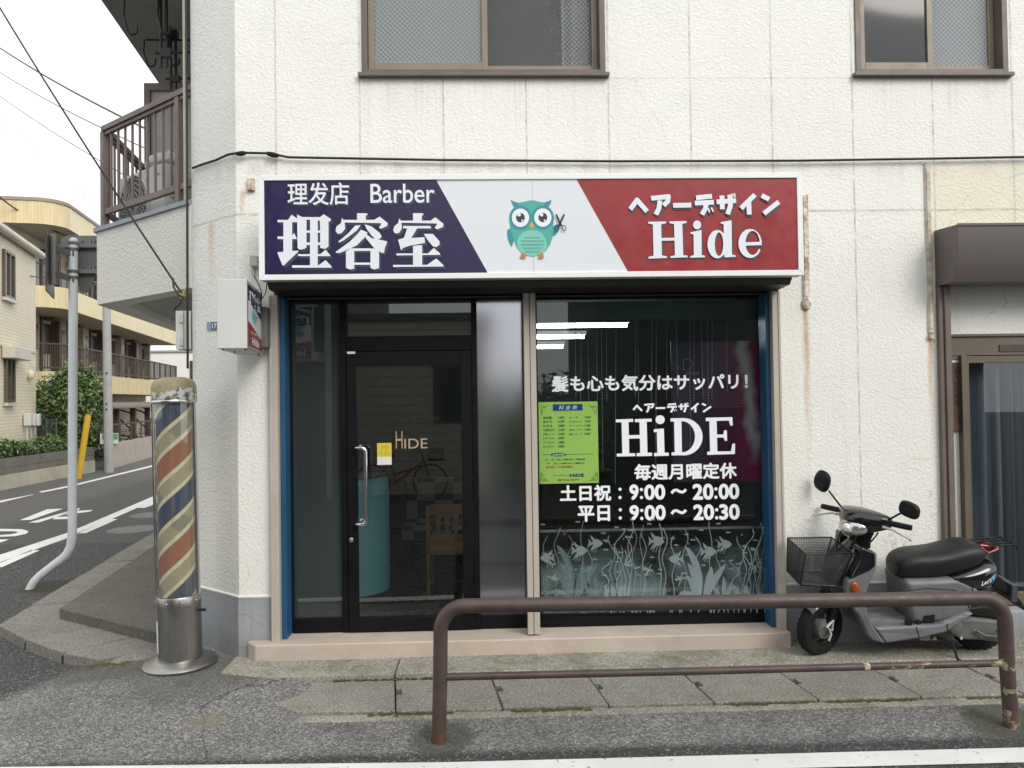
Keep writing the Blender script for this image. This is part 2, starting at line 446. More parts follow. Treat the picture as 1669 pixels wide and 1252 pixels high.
white_film = plain('white_film', (.88,.90,.93), .45)
b_root = thing('shop_building', 'white stucco corner building with barber shop on the ground floor and flats above', 'building', (0,0,0))

# ------------------------------------------------ ground and pavements
def hgt(x, y):
    def ss(a, b, t):
        t = min(1, max(0, (t-a)/(b-a))); return t*t*(3-2*t)
    left = ss(-3.05, -2.35, x)*ss(-1.4, -.35, y)*.078*(1-ss(.6, 1.4, y))
    right = ss(-1.36, -.86, y)*.035
    k = ss(-1.35, -.95, x)
    if -.95 < y < .05 and x > -.85: right -= .13
    return -.08 + left*(1-k) + right*k + .004*noise.noise((x*1.3, y*1.3, 0))
g = MB()
xs = sorted(set([-60,-40,-25,-16,-12,-9,-7,-6,-5] + [round(-4.6+.1*i,3) for i in range(82)] + [4,5,7,10,16,30,60]))
ys = sorted(set([-60,-30,-18,-12,-9,-6,-4,-3,-2.4] + [round(-2+.1*i,3) for i in range(36)] + [2,3,5,7,10,15,20,30,45,70,120]))
g.add([(x, y, hgt(x, y)) for y in ys for x in xs],
      [(j*len(xs)+i, j*len(xs)+i+1, (j+1)*len(xs)+i+1, (j+1)*len(xs)+i) for j in range(len(ys)-1) for i in range(len(xs)-1)], 0, True)
struct(g.build('ground', asphalt))

SK = -.13                                   # joints follow the side street, not the facade
cov = conc_mat('gutter_concrete', (.225,.21,.182), (.31,.293,.26), moss=.2)
wlk = conc_mat('pavement_concrete', (.26,.247,.205), (.36,.345,.295), moss=.55)
g = MB()
x = -1.16
while x < 6.5:
    y0, y1 = -.905, -.425; a = x; b = x+.606; dz = R.uniform(-.003, .003)
    zt = -.028+dz
    xa = lambda xx, yy: xx + SK*(yy-y0)
    q = [(xa(a,y0),y0), (xa(b,y0),y0), (xa(b,y1),y1), (xa(a,y1),y1)]
    if x < -1.1: q = [(-1.36,-.70),(-1.12,-.885),(xa(b,y0),y0),(xa(b,y1),y1),(-1.46,y1)]
    # hand-hole notch in the middle of the joint
    else:
        nx, ny = xa(a,-.60), -.60
        q = [q[0], q[1], q[2], q[3], (xa(a,-.56),-.56), (xa(a,-.56)+.035,-.565), (xa(a,-.66)+.035,-.655), (xa(a,-.66),-.66)]
    g.prism(q, -.16, zt, 'z', 0); x += .613
g.prism([(-1.1,-.99),(6.4,-.99),(6.4,-.908),(-1.1,-.908)], -.2, -.045, 'z', 1)
# back strip with a raised lip
g.prism([(-1.42,-.415),(-.62,-.415),(-.62,.1),(-1.75,.1),(-1.75,-.30)], -.2, .006, 'z', 1)
g.prism([(-.612,-.415),(6.4,-.415),(6.4,.1),(-.612,.1)], -.2, .010, 'z', 1)
struct(g.build('pavement', [cov, wlk], bevel=.008))
mossm = M('moss', (.045,.06,.015), .95, (.09,.10,.03), 20, 1, .01, 120)
g = MB()
for i in range(1500):
    if R.random() < .72: xx = R.uniform(-.7, 4.6); yy = -.915 + R.gauss(0, .008) - (.02 if xx < 1 else 0)*R.random(); zz = -.045
    elif R.random() < .6: xx = R.uniform(-1.3, 1.2); yy = -.42 + R.gauss(0, .006); zz = -.025
    else: xx = R.uniform(-2.75, -2.2); yy = .02-(xx+2.67)*.25+R.gauss(0,.03); zz = hgt(xx,yy)
    r = R.uniform(.004, .013)
    if noise.noise((xx*2.1, 3.3, 0)) < -.05: continue
    g.ball((xx, yy, zz), (r*1.6, r, r*.55), 6)
o = g.build('moss', mossm); o['kind'] = 'stuff'

# kerb, slab and ramp at the corner
kerbc = conc_mat('kerb_concrete', (.18,.17,.153), (.25,.238,.212), moss=.15)
slabc = conc_mat('slab_concrete', (.105,.098,.085), (.15,.14,.12), moss=.25)
g = MB()
E1 = V(-.146, .99)                          # along the side street
K0 = V(-3.93, .93)                          # outer kerb corner
near = [V(-3.93,.93), V(-3.49,.54), V(-3.03,.2), V(-2.67,.02)]
nin = [V(-3.52,1.1), V(-3.14,.84), V(-2.68,.52), V(-2.32,.28)]
for i in range(3):
    a, b, c, d = near[i], near[i+1], nin[i+1], nin[i]; e = (b-a).normalized()*.011
    g.prism([tuple(a+e),tuple(b-e),tuple(c-e),tuple(d+e)], -.2, -.002+R.uniform(-.004,.004), 'z', 0); g.prism([tuple(a-e*1.2),tuple(a+e*1.2),tuple(d+e*1.2),tuple(d-e*1.2)], -.2, -.022, 'z', 1)
for i in range(22):
    a = K0+E1*(.02+.6*i); w2 = V(.41,.10)
    g.prism([tuple(a), tuple(a+w2), tuple(a+w2+E1*.576), tuple(a+E1*.576)], -.2, .0+R.uniform(-.004,.004), 'z', 0)
struct(g.build('kerb', [kerbc, M('kerb_joint', (.025,.024,.02), .95)], bevel=.010))
g = MB()
s0 = V(-3.52,1.06)
g.prism([tuple(s0), (-2.28,.24), (-1.9,.6), (-4.2,14), tuple(s0+E1*13)], -.15, .088, 'z', 0)
struct(g.build('side_pavement', slabc, bevel=.012))
g = MB()                                    # rough mortar ramp at the broken end of the kerb
pts = [(-2.67,.03),(-2.60,-.04),(-2.45,-.06),(-2.34,-.02),(-2.22,.06),(-2.12,.18),(-2.2,.32),(-2.4,.34)]
rg = []
for k, (f, z) in enumerate(((1.12,-.09),(1.0,-.03),(.8,.0),(.4,.012))):
    cx, cy = -2.38, .15
    rg.append([(cx+(px-cx)*f+.01*noise.noise((px*9,py*9,k)), cy+(py-cy)*f, z+.012*noise.noise((px*13,py*13,k+3))) for px, py in pts])
n = len(pts); g.add([p for r_ in rg for p in r_], [(i*n+j, i*n+(j+1)%n, (i+1)*n+(j+1)%n, (i+1)*n+j) for i in range(3) for j in range(n)]+[[3*n+j for j in range(n)]], 0, True)
struct(g.build('kerb_ramp', kerbc, subsurf=2))

paintm = NT('road_paint'); p_ = paintm.pos(); nn = paintm.noise(p_, 22, 6, .7)
al = paintm.maprange(nn, .30, .37, 0, 1)
paint = paintm.set(paintm.ramp(paintm.noise(p_, 3, 4), [(.3,(.66,.66,.64)),(.7,(.78,.78,.76))]), .7, 0, None, .4, al)
def road_poly(mb, px, z=-.076): mb.add([tuple(atz(x, y, z)) for x, y in px], [list(range(len(px)))[::-1]])
g = MB()
g.add([(-9,-1.27,-.075),(-2.5,-1.362,-.075),(-.2,-1.452,-.075),(2.7,-1.475,-.075),(9,-1.50,-.075),(9,-1.66,-.075),(2.7,-1.63,-.075),(-.2,-1.60,-.075),(-2.5,-1.49,-.075),(-9,-1.38,-.075)],
      [(9,8,1,0),(8,7,2,1),(7,6,3,2),(6,5,4,3)])
struct(g.build('edge_line', paint))
g = MB()
for q in ([(-30,908),(258,807),(275,800),(275,808),(258,817),(-30,926)], [(0,924),(63,897),(50,900),(64,897),(64,898),(0,926)]):
    pass
road_poly(g, [(-30,914),(110,868.5),(258,805.5),(300,786),(300,791),(258,813),(113,876),(-30,927)][:8])
for q in ([(-6,920),(50,897),(65,897),(2,925)], [(124,869.5),(180,846),(192,846),(140,869)], [(222,828),(262,811),(262,818),(236,828)],
          [(-6,918),(0,918),(0,919),(-6,919)]): road_poly(g, q)
struct(g.build('centre_line', paint))
g = MB()
for q in ([(0,816),(56,805.5),(52,807),(0,819.5)], [(63,801.5),(113,791.5),(258,756),(330,738),(330,740),(258,758.5),(113,794),(68,803)]): road_poly(g, q)
struct(g.build('far_edge_line', paint))
g = MB()                                    # painted katakana on the side street
for q in ([(32,848),(77,830),(103,829),(50,847.5)], [(46,852),(130,828),(129,831),(62,852)], [(86,846.5),(118,846),(114,841.5),(90,843)], [(98,838),(124,833),(151,831),(147,834),(106,839)],
          [(0,862),(36,862.5),(47,866),(43,870),(25,874),(0,875),(0,872),(17,871),(30,868),(24,866),(0,866)], [(-4,879.5),(15,879),(2,884),(-4,884)]): road_poly(g, q)
struct(g.build('road_letters', paint))
iron = M('cast_iron', (.13,.125,.12), .7, (.20,.19,.18), 20, 1, .006, 60)
def manhole(px, py, r, lab):
    p = atz(px, py, -.078); t = thing('manhole_cover', lab, 'manhole cover', p, 'manhole covers in the side street')
    MB().lathe([(r,-.02),(r,.004),(r*.97,.006),(0,.006)], p, 36).build('lid', iron, t)
    MB().lathe([(r*1.02,-.02),(r*1.10,-.02),(r*1.10,.003),(r*1.02,.003),(r*1.02,-.02)], p, 36, cap=False).build('rim', M('manhole_rim', (.2,.19,.18), .8), t)
manhole(219, 863, .33, 'round iron manhole cover in the side street, nearer one beside the kerb')
manhole(250, 839.5, .33, 'round iron manhole cover in the side street, farther one half hidden by the barber pole')

# ------------------------------------------------ facade
CH = V(-2.17, .372)                         # end of the chamfered corner
ZT = 7.2; ZB = .412
oxa, oxb, ozt = -1.47, 2.055, 2.60          # shop front opening
rxa, rxb, rzt = 3.20, 5.6, 2.60             # second shutter bay
def wall_grid(mb, cuts_x, cuts_z, holes, y0, y1):
    for i in range(len(cuts_x)-1):
        for j in range(len(cuts_z)-1):
            a, b, c, d = cuts_x[i], cuts_x[i+1], cuts_z[j], cuts_z[j+1]
            mx_, mz_ = (a+b)/2, (c+d)/2
            if any(h[0] < mx_ < h[1] and h[2] < mz_ < h[3] for h in holes): continue
            mb.add([(a,y0,c),(b,y0,c),(b,y0,d),(a,y0,d)], [(0,1,2,3)])
    for h in holes:
        a, b, c, d = h[:4]
        mb.add([(a,y0,c),(a,y1,c),(a,y1,d),(a,y0,d),(b,y0,c),(b,y1,c),(b,y1,d),(b,y0,d)], [(0,1,2,3),(5,4,7,6),(3,2,6,7)]+([(1,0,4,5)] if c > 1 else []))
WIN = [(-.847,.863,4.03,5.35), (2.655,3.765,4.03,5.35)]
holes = [(oxa,oxb,ZB,ozt), (rxa,rxb,ZB,rzt)] + WIN
cx_ = sorted({-1.724, 9.0, oxa, oxb, rxa, rxb, *[h[0] for h in WIN], *[h[1] for h in WIN]})
cz_ = sorted({ZB, ozt, 4.03, 5.35, ZT})
g = MB(); wall_grid(g, cx_, cz_, holes, 0, .2)
g.add([(CH.x,CH.y,ZB),(-1.724,0,ZB),(-1.724,0,ZT),(CH.x,CH.y,ZT)], [(0,1,2,3)])
sE = CH + E1*9
g.add([(CH.x,CH.y,ZB),(CH.x,CH.y,ZT),(sE.x,sE.y,ZT),(sE.x,sE.y,ZB)], [(0,1,2,3)])
g.add([(CH.x,CH.y,ZT),(-1.724,0,ZT),(9,0,ZT),(9,9,ZT),(sE.x,sE.y,ZT)], [(0,1,2,3,4)])
g.add([(9,0,ZB),(9,9,ZB),(9,9,ZT),(9,0,ZT),(sE.x,sE.y,ZB),(sE.x,sE.y,ZT)], [(0,1,2,3),(1,4,5,2)])
# parapet step between storeys just proud at the chamfer
g.build('wall', stucco, b_root)
g = MB()                                    # painted base, 6 mm proud with a white edge
nrm = V(-.643,-.766)*.008
a = CH+nrm; b = V(-1.727,-.008)
def strip(mb, pts, z0, z1, mi=0):
    for (p, q) in zip(pts[:-1], pts[1:]): mb.add([(p[0],p[1],z0),(q[0],q[1],z0),(q[0],q[1],z1),(p[0],p[1],z1)], [(0,1,2,3)], mi)
def base_run(pts, mi0, mi1):
    strip(g, pts, -.15, ZB-.006, 0); strip(g, [(p[0],p[1]-.003) for p in pts], ZB-.006, ZB+.004, 1)
    for p, q in zip(pts[:-1], pts[1:]): g.add([(p[0],p[1]-.003,ZB+.004),(q[0],q[1]-.003,ZB+.004),(q[0],q[1]+.02,ZB+.012),(p[0],p[1]+.02,ZB+.012)], [(0,1,2,3)], 1)
base_run([(a.x,a.y),(b.x,b.y),(oxa,-.008)], 0, 1)
base_run([(oxb+.02,-.008),(rxa+.02,-.008)], 0, 1); 
g.add([(sE.x,sE.y,-.1),(a.x,a.y,-.1),(a.x,a.y,ZB),(sE.x,sE.y,ZB)], [(0,1,2,3)], 0)
g.build('plinth', [plinth_m, M('white_trim', (.72,.71,.68), .8)], b_root)
g = MB()
g.prism([(-1.66,-.03),(-1.585,-.115),(2.066,-.115),(2.066,.3),(-1.66,.3)], -.1, .113, 'z')
g.prism([(5.7,-.03),(5.7,.3),(2.15,.3),(2.15,-.03)], -.1, .20, 'z', 1)
g.build('doorstep', [pinkc, plinth_m], b_root, bevel=.012)

# rooms behind the glass
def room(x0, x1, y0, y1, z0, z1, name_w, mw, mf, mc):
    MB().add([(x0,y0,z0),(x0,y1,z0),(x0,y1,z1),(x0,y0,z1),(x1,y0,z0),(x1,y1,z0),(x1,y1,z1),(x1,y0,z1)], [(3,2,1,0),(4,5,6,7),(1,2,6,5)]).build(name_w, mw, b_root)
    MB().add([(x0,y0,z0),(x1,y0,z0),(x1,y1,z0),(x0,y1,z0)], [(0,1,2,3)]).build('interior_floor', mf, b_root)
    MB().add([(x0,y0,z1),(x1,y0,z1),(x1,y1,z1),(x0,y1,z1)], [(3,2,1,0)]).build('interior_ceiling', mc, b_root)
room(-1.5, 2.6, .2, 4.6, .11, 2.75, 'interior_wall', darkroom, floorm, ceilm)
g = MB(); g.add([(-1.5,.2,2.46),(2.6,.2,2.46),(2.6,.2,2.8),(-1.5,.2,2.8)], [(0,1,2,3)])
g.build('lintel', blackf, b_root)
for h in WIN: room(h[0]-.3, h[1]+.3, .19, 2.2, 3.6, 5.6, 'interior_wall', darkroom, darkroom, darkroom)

# ------------------------------------------------ upper windows
wire = lambda t: None
def diamond(t):
    p = t.pos(); x, y, z = t.sep(p); k = 2*pi/.034
    a = t.math('SINE', t.math('MULTIPLY', t.math('ADD', x, z), k)); b = t.math('SINE', t.math('MULTIPLY', t.math('SUBTRACT', x, z), k))
    return t.bump(t.math('MULTIPLY', t.math('ADD', a, b), .25), .012, 1)
def dpat(lo, hi):
    def f(t):
        x, y, z = t.sep(t.pos()); k = 2*pi/.034
        a = t.math('SINE', t.math('MULTIPLY', t.math('ADD', x, z), k)); b = t.math('SINE', t.math('MULTIPLY', t.math('SUBTRACT', x, z), k))
        return t.maprange(t.math('ADD', a, b), -1.4, 1.4, lo, hi)
    return f
frost_g = glassm('frosted_green_glass', (.5,.55,.55), .10, .12, (.47,.53,.52), dpat(.66,.92), diamond)
frost_d = glassm('patterned_dark_glass', (.85,.86,.88), .10, .10, (.26,.27,.29), dpat(.12,.42), diamond)
frost_l = glassm('patterned_pale_glass', (.7,.73,.75), .10, .10, (.66,.70,.72), dpat(.45,.9), diamond)
dark_gl = glassm('screened_dark_glass', (.3,.32,.34), .04, .05, (.05,.055,.065), .6)
curt = M('curtain', (.72,.75,.66), .9, (.80,.82,.74), 4)
ledge = M('dark_bronze', (.10,.082,.07), .42, (.145,.12,.10), 5)
ledgel = M('light_bronze', (.20,.165,.12), .4, (.26,.21,.155), 5)
def upper_window(x0, x1, xm, zb, mats_p, lab):
    zt = 5.35; y = -.012
    g = MB()
    g.box(x0, x0+.04, y, .14, zb, zt); g.box(x1-.04, x1, y, .14, zb, zt); g.box(x0+.04, x1-.04, y, .14, zb, zb+.028); g.box(x0+.04, x1-.04, y, .14, zt-.05, zt)
    f = g.build('window', ledge, b_root, bevel=.003); f['label'] = lab
    MB().prism([(-.045,zb-.03),(-.045,zb-.004),(.05,zb+.004),(.05,zb-.03)], x0-.022, x1+.022, 'x').build('sill', ledge, f, bevel=.003)
    zz = zb+.03
    for (a, b, yy, mg) in ((x0+.042, xm+.022, .02, mats_p[0]), (xm-.02, x1-.042, .075, mats_p[1])):
        g = MB(); st = .042
        g.box(a, a+st, yy, yy+.04, zz, zt-.052); g.box(b-st, b, yy, yy+.04, zz, zt-.052); g.box(a+st, b-st, yy, yy+.04, zz, zz+.06); g.box(a+st, b-st, yy, yy+.04, zt-.12, zt-.052)
        g.build('sash', ledgel, f, bevel=.003)
        MB().box(a+st-.004, b-st+.004, yy+.016, yy+.022, zz+.056, zt-.116).build('pane', mg, f)
    return f
w1 = upper_window(-.847, .863, .012, 4.03, (frost_g, frost_d), 'left brown sliding window with one pale green and one dark patterned pane')
w2 = upper_window(2.655, 3.765, 3.215, 4.03, (dark_gl, frost_l), 'right brown sliding window with a dark screened pane beside a pale patterned one')
def curtain(x0, x1, y, z0, z1, fold, mat, par):
    g = MB(); n = int((x1-x0)/fold*8); vv = []
    for i in range(n+1):
        xx = x0+(x1-x0)*i/n; yy = y+.03*sin(i*2*pi/8+.6*sin(i*.21))
        vv += [(xx,yy,z0),(xx,yy,z1)]
    g.add(vv, [(2*i,2*i+2,2*i+3,2*i+1) for i in range(n)], 0, True)
    return g.build('curtain', mat, par)
curtain(-.80, .02, .28, 4.0, 5.4, .10, M('grey_green_curtain', (.42,.46,.46), .9), w1)
curtain(.57, .84, .135, 4.0, 5.4, .10, curt, w1)
curtain(3.2, 3.75, .30, 4.0, 5.4, .13, M('pale_blue_curtain', (.42,.46,.49), .9, (.55,.59,.61), 3), w2)

# ------------------------------------------------ shutter boxes and guides
g = MB(); g.prism([(.0,2.60),(-.29,2.60),(-.29,2.525),(-.25,2.488),(.0,2.478)], -1.435, 2.05, 'x')
g.build('shutter_box', M('dark_brown_box', (.018,.015,.015), .5, (.028,.022,.022), 2), b_root, bevel=.004)
g = MB(); g.box(-1.492,-1.436,-.05,.05,.113,2.478); g.box(-1.492,-1.475,-.056,-.05,.113,2.478)
g.build('guide_rail', beige, b_root, bevel=.004)
g = MB(); g.box(2.00,2.056,-.05,.05,.113,2.478); g.box(2.04,2.056,-.056,-.05,.113,2.478)
g.build('guide_rail', beige, b_root, bevel=.004)
g = MB(); g.box(.255,.295,-.055,.02,.122,2.478); g.box(.299,.339,-.055,.02,.122,2.478); g.box(.256,.338,.02,.05,.122,2.478)
g.build('centre_post', beige, b_root, bevel=.003)
g = MB(); g.box(-1.434,-1.40,.0,.14,.115,2.47); g.build('blue_post', bluep, b_root, bevel=.003)
g = MB(); g.box(2.012-.044,1.998,.0,.14,.115,2.47); g.build('blue_post', bluep, b_root, bevel=.003)
# second bay: brown shutter box, posts and a sliding door
rbx = NT('rust_brown'); p_ = rbx.pos(); Xr, Yr, Zr = rbx.sep(p_)
cr = rbx.mix(rbx.math('MULTIPLY', rbx.maprange(Xr, 3.34, 3.19, 0, 1), rbx.maprange(rbx.noise(p_, 9, 5, .7), .50, .68, 0, .8)), (.105,.092,.09), (.17,.08,.035))
cr = rbx.mix(rbx.maprange(rbx.noise(p_, 22, 4), .64, .72, 0, .6), cr, (.17,.085,.045))
rbm = rbx.set(cr, .5)
g = MB(); g.prism([(0,2.90),(-.27,2.885),(-.27,2.655),(-.2,2.50),(0,2.50)], 3.197, 6.0, 'x'); g.box(3.195,6.0,-.277,-.27,2.872,2.892)
g.build('shutter_box', rbm, b_root, bevel=.004)
g = MB(); g.box(3.197,3.228,-.04,.08,.2,2.50); g.box(3.23,3.272,-.055,.06,.2,2.50); g.build('guide_rail', brownf, b_root, bevel=.004)
g = MB(); g.box(3.272,5.6,.09,.16,2.165,2.60); g.box(3.272,3.41,.10,.16,.2,1.975); g.build('inner_wall', stucco, b_root)
g = MB(); g.box(3.272,5.6,.06,.15,2.145,2.165); g.box(3.272,5.6,.075,.14,2.01,2.145); g.box(3.405,3.44,.05,.15,.2,2.01); g.box(3.272,3.405,.08,.15,1.98,2.01)
fr = g.build('sliding_door', M('bronze_door_frame', (.115,.092,.066), .45, (.15,.12,.09), 3), b_root, bevel=.003)
g = MB(); g.box(3.442,3.475,.075,.12,.21,2.008); g.box(3.475,5.5,.08,.12,1.955,2.005); g.box(3.475,5.5,.08,.12,.21,.30); g.build('sash', M('bronze_sash', (.13,.104,.072), .4), fr, bevel=.003)
MB().box(3.47,5.5,.097,.103,.29,1.96).build('pane', glassm('door_glass', (.8,.84,.86), .05), fr)
clothm = NT('net_curtain'); p_ = clothm.pos(); x_, y_, z_ = clothm.sep(p_)
wv = clothm.math('MULTIPLY', clothm.math('SINE', clothm.math('MULTIPLY', x_, 2*pi/.014)), clothm.math('SINE', clothm.math('MULTIPLY', z_, 2*pi/.014)))
cw = clothm.ramp(clothm.maprange(wv, -.5, .6), [(0,(.05,.056,.072)),(1,(.23,.25,.275))])
cl_ = clothm.maprange(clothm.noise(clothm.mapped(p_, (14,14,.1)), 1.0, 3), .4, .62, .4, 1.5)
cm = clothm.n('VectorMath', operation='SCALE'); clothm.l(cw, cm.inputs[0]); clothm.l(cl_, cm.inputs['Scale'])
cl = clothm.set(cm.outputs[0], .9)
o = curtain(3.45, 5.5, .22, .2, 2.0, .11, cl, fr)
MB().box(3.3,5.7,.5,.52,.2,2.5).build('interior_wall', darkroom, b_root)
MB().box(3.70,4.05,.068,.074,2.035,2.085).build('brown_tape', M('brown_tape', (.07,.045,.04), .6), fr)

# old sign bracket strips left on the wall
rs = MB(); rs.box(2.243,2.285,-.016,.002,2.42,3.16); rs.box(2.250,2.278,-.022,-.016,2.44,3.15); rs.ball((2.262,-.01,2.39),(.035,.02,.05),10)
rs.build('bracket_strip', rustm, b_root)
rs = MB(); rs.box(3.135,3.172,-.014,.002,2.17,3.385); rs.box(3.142,3.164,-.02,-.014,2.2,3.38); rs.box(3.135,3.165,-.03,.0,2.13,2.16)
rs.build('bracket_strip', M('flaking_channel', (.66,.63,.55), .8, (.42,.34,.26), 18, 1.6, .003, 90), b_root)
g = MB(); q = aty(409,300,-.01); g.box(q.x-.025,q.x+.025,-.02,.002,q.z-.05,q.z+.035); g.box(q.x-.02,q.x+.02,-.03,-.02,q.z-.045,q.z-.012)
g.build('bracket_stub', M('rusty_stub', (.33,.17,.10), .8, (.62,.55,.46), 30, 2), b_root)
g = MB(); g.box(aty(412,430,-.02).x, aty(424,430,-.02).x, -.09, .0, aty(412,437,0).z, aty(412,421,0).z); g.box(aty(413,440,-.02).x, aty(417,440,-.02).x, -.06,-.03, aty(412,450,0).z, aty(412,437,0).z)
g.build('bracket', M('cream_bracket', (.5,.48,.42), .6), b_root)

# ------------------------------------------------ shop front
Y0, Y1 = .13, .19                           # frame depth
g = MB()
g.box(-1.40,-1.388,Y0,Y1,.115,2.478); g.box(-1.40,1.97,Y0-.02,Y1,2.474,2.50)
g.box(-1.388,-1.046,Y0,Y1,.105,.212); g.box(-1.046,-.998,Y0-.01,Y1,.105,2.474); g.box(-1.388,-1.046,Y0,Y1,2.462,2.474)
g.box(-.998,-.112,Y0-.01,Y1,2.098,2.204); g.box(-.998,-.112,Y0-.01,Y1,2.466,2.474)
g.box(-.112,-.072,Y0-.01,Y1,.105,2.474); g.box(-.072,.262,Y0,Y1,.105,.212); g.box(-.072,.262,Y0,Y1,2.462,2.474); g.box(.262,.36,Y0,Y1,.105,2.474)
g.box(-.998,-.112,Y0-.01,Y1,.113,.122)
g.build('shop_front_frame', blackf, b_root, bevel=.003)
g = MB(); g.box(-1.385,.25,.05,.062,2.462,2.472); g.box(.345,1.965,.05,.062,2.462,2.472); g.build('shutter_track', M('track_grey', (.10,.095,.085), .5), b_root)
MB().box(-1.39,-1.044,.157,.163,.21,2.464).build('side_pane', glass_side, b_root)
MB().box(-.074,.264,.157,.163,.21,2.464).build('frosted_side_pane', glass_film, b_root)
MB().box(-1.0,-.11,.157,.163,2.202,2.468).build('transom_pane', glass_side, b_root)
g = MB(); ya, yb = .10, .15
g.box(-.994,-.928,ya,yb,.124,2.094); g.box(-.190,-.115,ya,yb,.124,2.094); g.box(-.928,-.190,ya,yb,.124,.218); g.box(-.928,-.190,ya,yb,1.990,2.094)
door = g.build('shop_door', blackf, b_root, bevel=.003)
MB().box(-.932,-.186,.122,.128,.214,1.994).build('pane', glass_clear, door)
hx, hy = aty(595,727,.02).x, .03; z0h, z1h = aty(590,855,.03).z, aty(590,730,.03).z
hh = [(hx-.075,.10,z1h)] + [(hx-.06,hy+.01,z1h)] + [(hx-.03+.03*sin(t*pi/8), hy, z1h-.03+.03*cos(t*pi/8)) for t in range(5)] + [(hx,hy,z0h+.03)] + [(hx-.03+.03*cos(t*pi/8), hy, z0h+.03-.03*sin(t*pi/8)) for t in range(5)] + [(hx-.06,hy+.01,z0h),(hx-.075,.10,z0h)]
MB().tube(hh, .0145, 12).build('handle', NT('chrome').set((.75,.74,.72), .12, 1.0), door)
kl = aty(573,880,.1); MB().lathe([(0.016,0),(0.016,.008),(.007,.012),(0,.012)], (kl.x,.10,kl.z), 16, ax='y').build('lock', chrome, door)
g = MB(); q0, q1 = aty(566,577,.095), aty(579,573,.095); g.box(q0.x,q1.x,.092,.099,q0.z,q1.z); g.build('white_tag', white_film, door)
g = MB(); q0, q1, q2 = aty(615,758,.118), aty(638,722,.118), aty(615,745,.118)
g.box(q0.x,q1.x,.1185,.1205,q2.z,q1.z,0); g.box(q0.x,q1.x,.1185,.1205,q0.z,q2.z,1)
stk = g.build('push_sticker', [plain('yellow_sticker', (.72,.55,.06), .5), plain('white_sticker', (.75,.75,.72), .5)], door)

g = MB(); g.box(.36,2.00,Y0,Y1,2.456,2.474); g.box(2.0,2.05,Y0,Y1,.105,2.474); g.box(.36,2.0,Y0,Y1,.105,.205); g.box(.36,2.0,Y0-.008,Y0,.195,.21)
swin = g.build('shop_window', blackf, b_root, bevel=.003)
MB().box(.358,2.002,.157,.163,.203,2.458).build('pane', glassm('shop_glass', (.88,.93,.92), .038), swin)
MB().box(.36,2.0,.20,.225,.775,.79).build('rail', M('window_rail', (.30,.30,.27), .3, metal=.6), swin)
MB().box(.36,2.05,.30,.5,2.32,2.455).build('valance', M('teal_valance', (.03,.075,.07), .7, (.05,.10,.09), 3), swin)
# ---------------------------------------------------------------- flat lettering
_tc = {}
def text_geo(body, bold=0.0, shear=0.0, space=1.0):
    k = (body, bold, shear, space)
    if k in _tc: return _tc[k]
    c = bpy.data.curves.new('t', 'FONT'); c.body = body; c.offset = bold; c.shear = shear; c.resolution_u = 4; c.space_character = space
    o = bpy.data.objects.new('t', c); C.objects.link(o)
    dg = bpy.context.evaluated_depsgraph_get(); me = o.evaluated_get(dg).to_mesh()
    vs_ = [v.co.copy() for v in me.vertices]; fs = [tuple(p.vertices) for p in me.polygons]
    bpy.data.objects.remove(o); bpy.data.curves.remove(c)
    x0 = min(v.x for v in vs_); x1 = max(v.x for v in vs_); y0 = min(v.y for v in vs_); y1 = max(v.y for v in vs_)
    vs_ = [((v.x-x0)/(x1-x0), (v.y-y0)/(y1-y0)) for v in vs_]
    _tc[k] = (vs_, fs); return vs_, fs
def rectpx(x0, y0, x1, y1, Y):
    xm, ym = (x0+x1)/2, (y0+y1)/2
    return aty(x0,ym,Y).x, aty(xm,y1,Y).z, aty(x1,ym,Y).x, aty(xm,y0,Y).z
def orient(vv, fs):                         # face normals towards -y
    out = []
    for f in fs:
        a = 0
        for i in range(len(f)):
            p, q = vv[f[i]], vv[f[(i+1)%len(f)]]; a += p[0]*q[2]-q[0]*p[2]
        out.append(f if a > 0 else f[::-1])
    return out
def text(mb, body, r, y, mi=0, bold=0, shear=0, space=1.0):
    vs_, fs = text_geo(body, 0 if bold > .015 else bold, shear, space)
    k = 8 if bold > .015 else 0
    e = bold*(r[3]-r[1])*1.05 if k else 0
    for i in range(k+1):
        dx, dz = (0, 0) if i == k else (e*cos(2*pi*i/8), e*sin(2*pi*i/8))
        vv = [(r[0]+e+dx+u*(r[2]-r[0]-2*e), y-.00002*i, r[1]+e+dz+t*(r[3]-r[1]-2*e)) for u, t in vs_]
        mb.add(vv, orient(vv, fs), mi)
